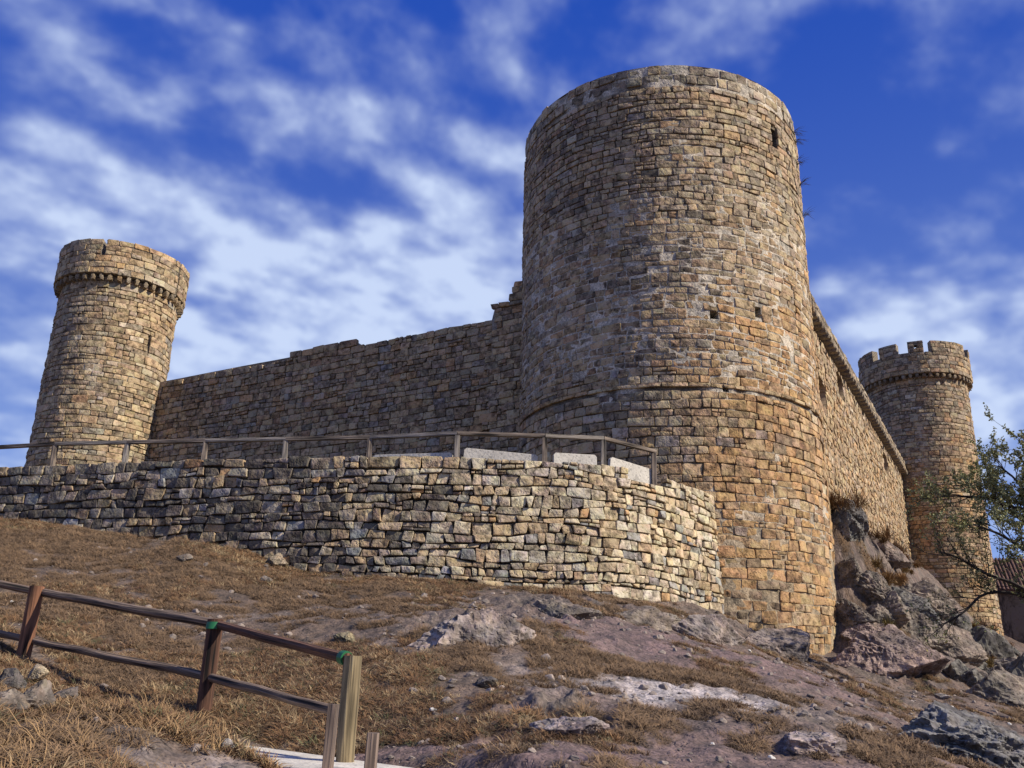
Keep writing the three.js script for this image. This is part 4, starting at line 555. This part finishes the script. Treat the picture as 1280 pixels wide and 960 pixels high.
// loose pebbles strewn over the slope
{
  const r = rng(99), g = rockGeometry(0.05, 0.032, 0.045, 3, [1, 1, 1], 3, 0, 0), n = 6500, m = new THREE.InstancedMesh(g, new THREE.MeshStandardMaterial({ vertexColors: true, roughness: 0.95 }), n), M = new THREE.Matrix4(), q = new THREE.Quaternion(), e = new THREE.Euler(), c = new THREE.Color(); let k = 0;
  for (let i = 0; i < 90000 && k < n; i++) { const a = (r() * 70 - 35) * R, d = 5 + 24 * Math.pow(r(), 0.75), x = Math.sin(a) * d, z = -Math.cos(a) * d; if (grassAt(x, z) > 0.35 + r() * 0.6 || noise(x * 0.8, z * 0.8, 55) < r() * 1.2 - 0.75) continue; const s = (0.2 + Math.pow(r(), 7) * 1.5) * (d < 10 ? 0.6 : 1); M.compose(new THREE.Vector3(x, ground(x, z) + 0.008 * s, z), q.setFromEuler(e.set(r() * 0.6, r() * 6.3, r() * 0.6)), new THREE.Vector3(s, s * (0.6 + r() * 0.5), s)); m.setMatrixAt(k, M); const b = 0.5 + r() * 0.7; c.setRGB(0.27 * b, 0.22 * b, 0.185 * b); if (r() < 0.015) c.setRGB(0.55, 0.52, 0.47); m.setColorAt(k, c); k++; }
  m.count = k; m.name = 'pebbles'; m.castShadow = m.receiveShadow = true; scene.add(m); tag(m, 'loose pebbles strewn over the bare slope', 'pebbles', null, 'stuff');
}

// ---------------------------------------------------------------- dry grass
function tuft(seed, n, len, lie, width) {
  const r = rng(seed), list = []; for (let i = 0; i < n; i++) { const a = r() * 6.283, L = len * (0.45 + r() * 0.75), up = L * (lie + r() * 0.45), p = new THREE.Vector3((r() - 0.5) * len * 0.9, -0.01, (r() - 0.5) * len * 0.9), q = p.clone().add(new THREE.Vector3(Math.cos(a) * L, up, Math.sin(a) * L)); list.push(blade(p, q, width * (0.6 + r() * 0.8))); }
  return mergeGeometries(list);
}
function grassField(name, label, geos, count, accept, place, color, seed) {
  const r = rng(seed), mat = new THREE.MeshStandardMaterial({ roughness: 1, side: THREE.DoubleSide }), per = Math.ceil(count / geos.length), root = new THREE.Group(), M = new THREE.Matrix4(), q = new THREE.Quaternion(), up = new THREE.Vector3(0, 1, 0), c = new THREE.Color(), nrm = new THREE.Vector3();
  root.name = name; scene.add(root); tag(root, label, 'grass', null, 'stuff');
  geos.forEach((g, gi) => {
    const m = new THREE.InstancedMesh(g, mat, per); let k = 0;
    for (let i = 0; i < per * 14 && k < per; i++) { const [x, z] = place(r), a = accept(x, z); if (r() > a) continue; const h = ground(x, z), e = 0.15; nrm.set(h - ground(x + e, z), e, h - ground(x, z + e)).normalize(); const s = (0.5 + r() * 0.8) * (0.7 + 0.5 * a); q.setFromUnitVectors(up, nrm).multiply(new THREE.Quaternion().setFromAxisAngle(up, r() * 6.283)); M.compose(new THREE.Vector3(x, h, z), q, new THREE.Vector3(s, s * (0.7 + r() * 0.6), s)); m.setMatrixAt(k, M); color(c, r, x, z); m.setColorAt(k, c); k++; }
    m.count = k; m.name = 'grass_tufts'; m.castShadow = m.receiveShadow = true; m.userData.kind = 'stuff'; root.add(m);
  });
}
const strawTone = (c, r, x, z) => { const t = r(), b = 0.5 + r() * 0.58; const g = fbm(x * 0.4, z * 0.4, 40, 3); if (g > 0.12) { if (t > 0.5) c.setRGB(0.175 * b, 0.115 * b, 0.066 * b); else c.setRGB(0.235 * b, 0.148 * b, 0.08 * b); } else if (t < 0.45) c.setRGB(0.215 * b, 0.12 * b, 0.055 * b); else if (t < 0.74) c.setRGB(0.14 * b, 0.076 * b, 0.04 * b); else if (t < 0.93) c.setRGB(0.38 * b, 0.275 * b, 0.15 * b); else c.setRGB(0.1 * b, 0.1 * b, 0.045 * b); };
grassField('dry_grass', 'matted dry brown grass covering the slope', [tuft(1, 26, 0.1, 0.06, 0.003), tuft(2, 30, 0.13, 0.04, 0.0034), tuft(3, 22, 0.085, 0.2, 0.003), tuft(4, 18, 0.06, 0.45, 0.003)], 130000, (x, z) => smooth(0.4, 0.95, grassAt(x, z)), (r) => { const a = (r() * 72 - 36) * R, d = 4.8 + 27 * Math.pow(r(), 0.72); return [Math.sin(a) * d, -Math.cos(a) * d]; }, strawTone, 4);
grassField('tall_dry_grass', 'taller straw tufts on the bank in front of the fence', [tuft(7, 24, 0.11, 0.4, 0.0022), tuft(8, 20, 0.14, 0.25, 0.0022)], 900, (x, z) => smooth(0.3, 0.7, grassAt(x, z)), (r) => { const a = (-36 + r() * 24) * R, d = 5 + 5 * r(); return [Math.sin(a) * d, -Math.cos(a) * d]; }, (c, r) => { const b = 0.55 + r() * 0.55; c.setRGB(0.3 * b, 0.19 * b, 0.09 * b); }, 5);

// dry bushes on the crag
function bush(t, o, dy, s, seed, label, tone) {
  const r = rng(seed), p = rightWall.map(t, 0, o), y = ground(p[0], p[2]) + Math.min(dy, 0.25), list = [], lobes = Array.from({ length: 6 }, () => [new THREE.Vector3((r() - 0.5) * 1.5 * s, r() * 0.25 * s, (r() - 0.5) * 1.5 * s), 0.35 + r() * 0.5]); for (let i = 0; i < 1100; i++) { const [off, ls] = lobes[i % 6]; const a = r() * 6.283, e = Math.acos(1 - r() * 1.25), L = s * ls * (0.5 + r() * 0.6), d = new THREE.Vector3(Math.sin(e) * Math.cos(a), Math.cos(e), Math.sin(e) * Math.sin(a)), k = r() * 0.55; list.push(blade(d.clone().multiplyScalar(L * k).add(off), d.clone().multiplyScalar(L).add(off).add(new THREE.Vector3(r() - 0.5, r() - 0.5, r() - 0.5).multiplyScalar(0.3 * s)), 0.011)); }
  const root = thing('dry_bush', label, 'bush', new THREE.Vector3(p[0], y, p[2]), 'dry bushes on the crag'); part('twigs', mergeGeometries(list), new THREE.MeshStandardMaterial({ color: lin(...tone), roughness: 1, side: THREE.DoubleSide }), root);
}
{ const r = rng(71); for (let i = 0; i < 16; i++) { const t = 1.6 + r() * 19, o = 0.6 + r() * 3.4, s = 0.3 + r() * 0.35; bush(t, o, 0, s, 300 + i, `${s < 0.47 ? 'small' : 'spreading'} tuft of tawny scrub ${o < 2 ? 'high' : 'low'} on the crag ${t < 8 ? 'near the massive tower' : t < 14 ? 'midway along it' : 'near the merlon tower'}`, [0.17 + r() * 0.08, 0.11 + r() * 0.04, 0.05]); } }
bush(2.6, 0.5, 1.0, 0.95, 1, 'round brown dry bush between massive tower and sunlit wall', [0.17, 0.1, 0.045]);
bush(4.6, 1.5, 0.3, 0.6, 8, 'tawny dry bush on the rock face near the massive tower', [0.26, 0.16, 0.07]);
bush(7.6, 2.2, 0.1, 0.5, 9, 'small tawny bush lower on the crag', [0.24, 0.15, 0.07]);
bush(6.2, 1.5, 0.5, 0.7, 2, 'ochre dry bush below the dark boulder of the crag', [0.3, 0.18, 0.08]);
bush(8.5, 0.9, 0.3, 0.8, 3, 'brown bush at the foot of the sunlit wall', [0.2, 0.12, 0.055]);
bush(11, 1.0, 0.1, 0.7, 4, 'wide brown bush high on the crag', [0.18, 0.105, 0.05]);
bush(15.5, 2.0, 0.1, 0.7, 5, 'dull brown bush near the foot of the merlon tower', [0.2, 0.12, 0.055]);
bush(20, 3.2, 0.0, 0.8, 6, 'low brown bush beside the base of the merlon tower', [0.17, 0.1, 0.05]);
bush(23.5, 4.4, 0.0, 0.7, 7, 'ochre bush in front of the merlon tower base', [0.26, 0.16, 0.07]);

// ---------------------------------------------------------------- tree on the right
{
  const base = at(1330, 880, 23.5), gy = ground(base.x, base.z), root = thing('tree', 'small half bare tree with thin twigs and sparse grey green leaves', 'tree', new THREE.Vector3(base.x, gy, base.z)), r = rng(17), bark = new THREE.MeshStandardMaterial({ color: lin(0.05, 0.04, 0.033), roughness: 0.95, map: woodMap }), leafP = [], leafI = [], leafC = [], twigs = [];
  const L3 = (px, py, d) => at(px, py, d - 3.5).sub(root.position);
  const tube = (pts, r0, r1, sides = 6) => { const c = new THREE.CatmullRomCurve3(pts), n = Math.max(3, pts.length * 3), g = new THREE.TubeGeometry(c, n, 1, sides), p = g.attributes.position; for (let i = 0; i <= n; i++) { const ctr = c.getPointAt(i / n), rr = lerp(r0, r1, i / n); for (let j = 0; j <= sides; j++) { const k = i * (sides + 1) + j; p.setXYZ(k, ctr.x + (p.getX(k) - ctr.x) * rr, ctr.y + (p.getY(k) - ctr.y) * rr, ctr.z + (p.getZ(k) - ctr.z) * rr); } } g.computeVertexNormals(); return g; };
  const leaf = (p) => { const a = new THREE.Vector3(r() - 0.5, r() - 0.6, r() - 0.5).normalize(), b = new THREE.Vector3(r() - 0.5, r() - 0.5, r() - 0.5).cross(a).normalize(), L = 0.038 + r() * 0.04, w = L * 0.34, k = leafP.length / 3, t = p.clone().addScaledVector(a, L), m = p.clone().addScaledVector(a, L * 0.5), s = 0.7 + r() * 0.6, y = r() < 0.12; for (const q of [p, m.clone().addScaledVector(b, w), t, m.addScaledVector(b, -w)]) { leafP.push(q.x, q.y, q.z); leafC.push((y ? 0.3 : 0.2) * s, (y ? 0.24 : 0.21) * s, (y ? 0.08 : 0.085) * s); } leafI.push(k, k + 1, k + 2, k, k + 2, k + 3); };
  function sprout(p, dir, len, rad, depth, leafy) {
    const pts = [p.clone()]; let d = dir.clone(), q = p.clone(); for (let i = 0; i < 4; i++) { d.add(new THREE.Vector3((r() - 0.5) * 0.5, (r() - 0.42) * 0.5, (r() - 0.5) * 0.5)).normalize(); q = q.clone().addScaledVector(d, len / 4); pts.push(q); }
    twigs.push(tube(pts, rad, rad * 0.45, depth > 1 ? 5 : 4));
    if (depth > 0) for (let i = 0; i < 3 + (depth > 1 ? 1 : 0); i++) { const k = pts[1 + Math.floor(r() * 4)], nd = d.clone().add(new THREE.Vector3(r() - 0.5, r() - 0.4, r() - 0.5).multiplyScalar(1.7)).normalize(); sprout(k, nd, len * (0.5 + r() * 0.25), rad * 0.55, depth - 1, leafy); }
    else for (let i = 0; i < 13; i++) if (r() < leafy) { const f = r() * 3.99, k = Math.floor(f), c = pts[k].clone().lerp(pts[k + 1], f - k); leaf(c.add(new THREE.Vector3(r() - 0.5, r() - 0.5, r() - 0.5).multiplyScalar(0.08))); leaf(c); }
  }
  const fork = L3(1322, 800, 27), fork2 = L3(1312, 700, 27.2);
  part('trunk', tube([new THREE.Vector3(0, -0.2, 0), L3(1328, 850, 27), fork, fork2], 0.16, 0.1, 10), bark, root);
  const limbs = [[[fork, L3(1282, 738, 26.8), L3(1230, 716, 26.4), L3(1195, 696, 26.2), L3(1175, 690, 26)], 0.22], [[fork, L3(1285, 748, 27), L3(1232, 742, 26.8), L3(1205, 765, 26.6), L3(1180, 780, 26.5)], 0.14], [[fork2, L3(1283, 640, 27.2), L3(1255, 632, 27), L3(1228, 622, 26.8), L3(1196, 620, 26.6)], 0.85], [[fork2, L3(1296, 642, 27.5), L3(1272, 602, 27.6), L3(1248, 582, 27.8)], 0.95], [[fork2, L3(1290, 660, 27.6), L3(1262, 640, 28), L3(1240, 625, 28.3), L3(1208, 622, 28.6)], 0.9], [[fork2, L3(1318, 610, 27), L3(1310, 592, 26.8), L3(1290, 567, 26.8)], 0.9], [[fork2, L3(1340, 620, 27), L3(1370, 570, 27)], 0.8], [[fork, L3(1370, 740, 27), L3(1420, 700, 27)], 0.6], [[fork2, L3(1285, 690, 26.6), L3(1250, 668, 26.2), L3(1215, 655, 26)], 0.5]];
  for (const [pts, leafy] of limbs) { part('branch', tube(pts, 0.055, 0.018, 7), bark, root); const c = new THREE.CatmullRomCurve3(pts); for (let i = 0; i < 16; i++) { const f = 0.15 + 0.85 * (i + r()) / 16, p = c.getPointAt(Math.min(1, f)), d = c.getTangentAt(Math.min(1, f)).add(new THREE.Vector3(r() - 0.5, r() - 0.35, r() - 0.5).multiplyScalar(1.6)).normalize(); sprout(p, d, 0.42 + r() * 0.4, 0.012, 2, leafy); } }
  part('twigs', mergeGeometries(twigs.map((g) => { g = g.clone(); return g; })), bark, root, 'stuff');
  part('leaves', geometry(leafP, leafI, leafC), new THREE.MeshPhysicalMaterial({ vertexColors: true, roughness: 0.9, transmission: 0.25, thickness: 0, side: THREE.DoubleSide }), root, 'stuff');
}

// ---------------------------------------------------------------- house behind the right tower
{
  const p = at(1290, 830, 78), gy = ground(p.x, p.z), root = thing('house', 'low stone house with red tiled roof behind the merlon tower', 'house', new THREE.Vector3(p.x, gy, p.z)); root.rotation.y = -0.35;
  const wallM = new THREE.MeshStandardMaterial({ color: lin(0.17, 0.12, 0.085), map: grain, bumpMap: relief, bumpScale: 0.08, roughness: 1 }), roofM = new THREE.MeshStandardMaterial({ color: lin(0.13, 0.065, 0.045), map: grain, roughness: 0.9 });
  const eave = at(1260, 745, 78).y - gy, ridgeY = at(1270, 700, 78).y - gy, W = 9, D = 6, bx = (w, h, d, x, y, z) => { const g = new THREE.BoxGeometry(w, h, d); g.translate(x, y, z); return g; };
  const win = [-2.0, 0.55, 1.3, 0.9];
  part('wall', mergeGeometries([bx(W, eave + 1.5, D - 0.4, 0, eave / 2 - 0.75, -0.2), bx(W / 2 + win[0] - win[2] / 2, eave + 1.5, 0.38, -W / 4 + (win[0] - win[2] / 2) / 2, eave / 2 - 0.75, D / 2 - 0.2), bx(W / 2 - win[0] - win[2] / 2, eave + 1.5, 0.38, W / 4 + (win[0] + win[2] / 2) / 2, eave / 2 - 0.75, D / 2 - 0.2), bx(win[2], eave - win[1] - win[3], 0.38, win[0], (eave + win[1] + win[3]) / 2, D / 2 - 0.2), bx(win[2], win[1] + 1.5, 0.38, win[0], win[1] / 2 - 0.75, D / 2 - 0.2)]), wallM, root);
  const w = part('window', bx(win[2], win[3], 0.03, win[0], win[1] + win[3] / 2, D / 2 - 0.3), new THREE.MeshStandardMaterial({ color: lin(0.02, 0.02, 0.022), roughness: 0.2 }), root); part('frame', mergeGeometries([bx(0.07, win[3], 0.06, win[0], win[1] + win[3] / 2, D / 2 - 0.26), bx(win[2], 0.07, 0.06, win[0], win[1] + 0.04, D / 2 - 0.24)]), woodMat(0.2, 0.12, 0.07), w);
  const roof = part('roof', (() => { const g = new THREE.BoxGeometry(W + 0.8, 0.16, Math.hypot(D / 2 + 0.4, ridgeY - eave)); g.rotateX(Math.atan2(ridgeY - eave, D / 2 + 0.4)); g.translate(0, (eave + ridgeY) / 2, D / 4 + 0.2); const h = g.clone(); h.rotateY(Math.PI); return mergeGeometries([g, h]); })(), roofM, root);
  for (let i = 0; i < 40; i++) { const g = new THREE.CylinderGeometry(0.09, 0.11, Math.hypot(D / 2 + 0.45, ridgeY - eave), 7, 1, false); const m = part('roof_tile_row', g, roofM, roof); m.rotation.x = Math.PI / 2 + Math.atan2(ridgeY - eave, D / 2 + 0.4); m.position.set(-W / 2 - 0.3 + i * (W + 0.6) / 39, (eave + ridgeY) / 2 + 0.1, D / 4 + 0.24); }
  part('chimney', bx(0.9, 1.6, 0.8, -2.6, ridgeY + 0.4, 0.3), wallM, roof); part('chimney_cap', bx(1.15, 0.14, 1.05, -2.6, ridgeY + 1.27, 0.3), wallM, roof);
}
lit(scene);
renderer.render(scene, camera);
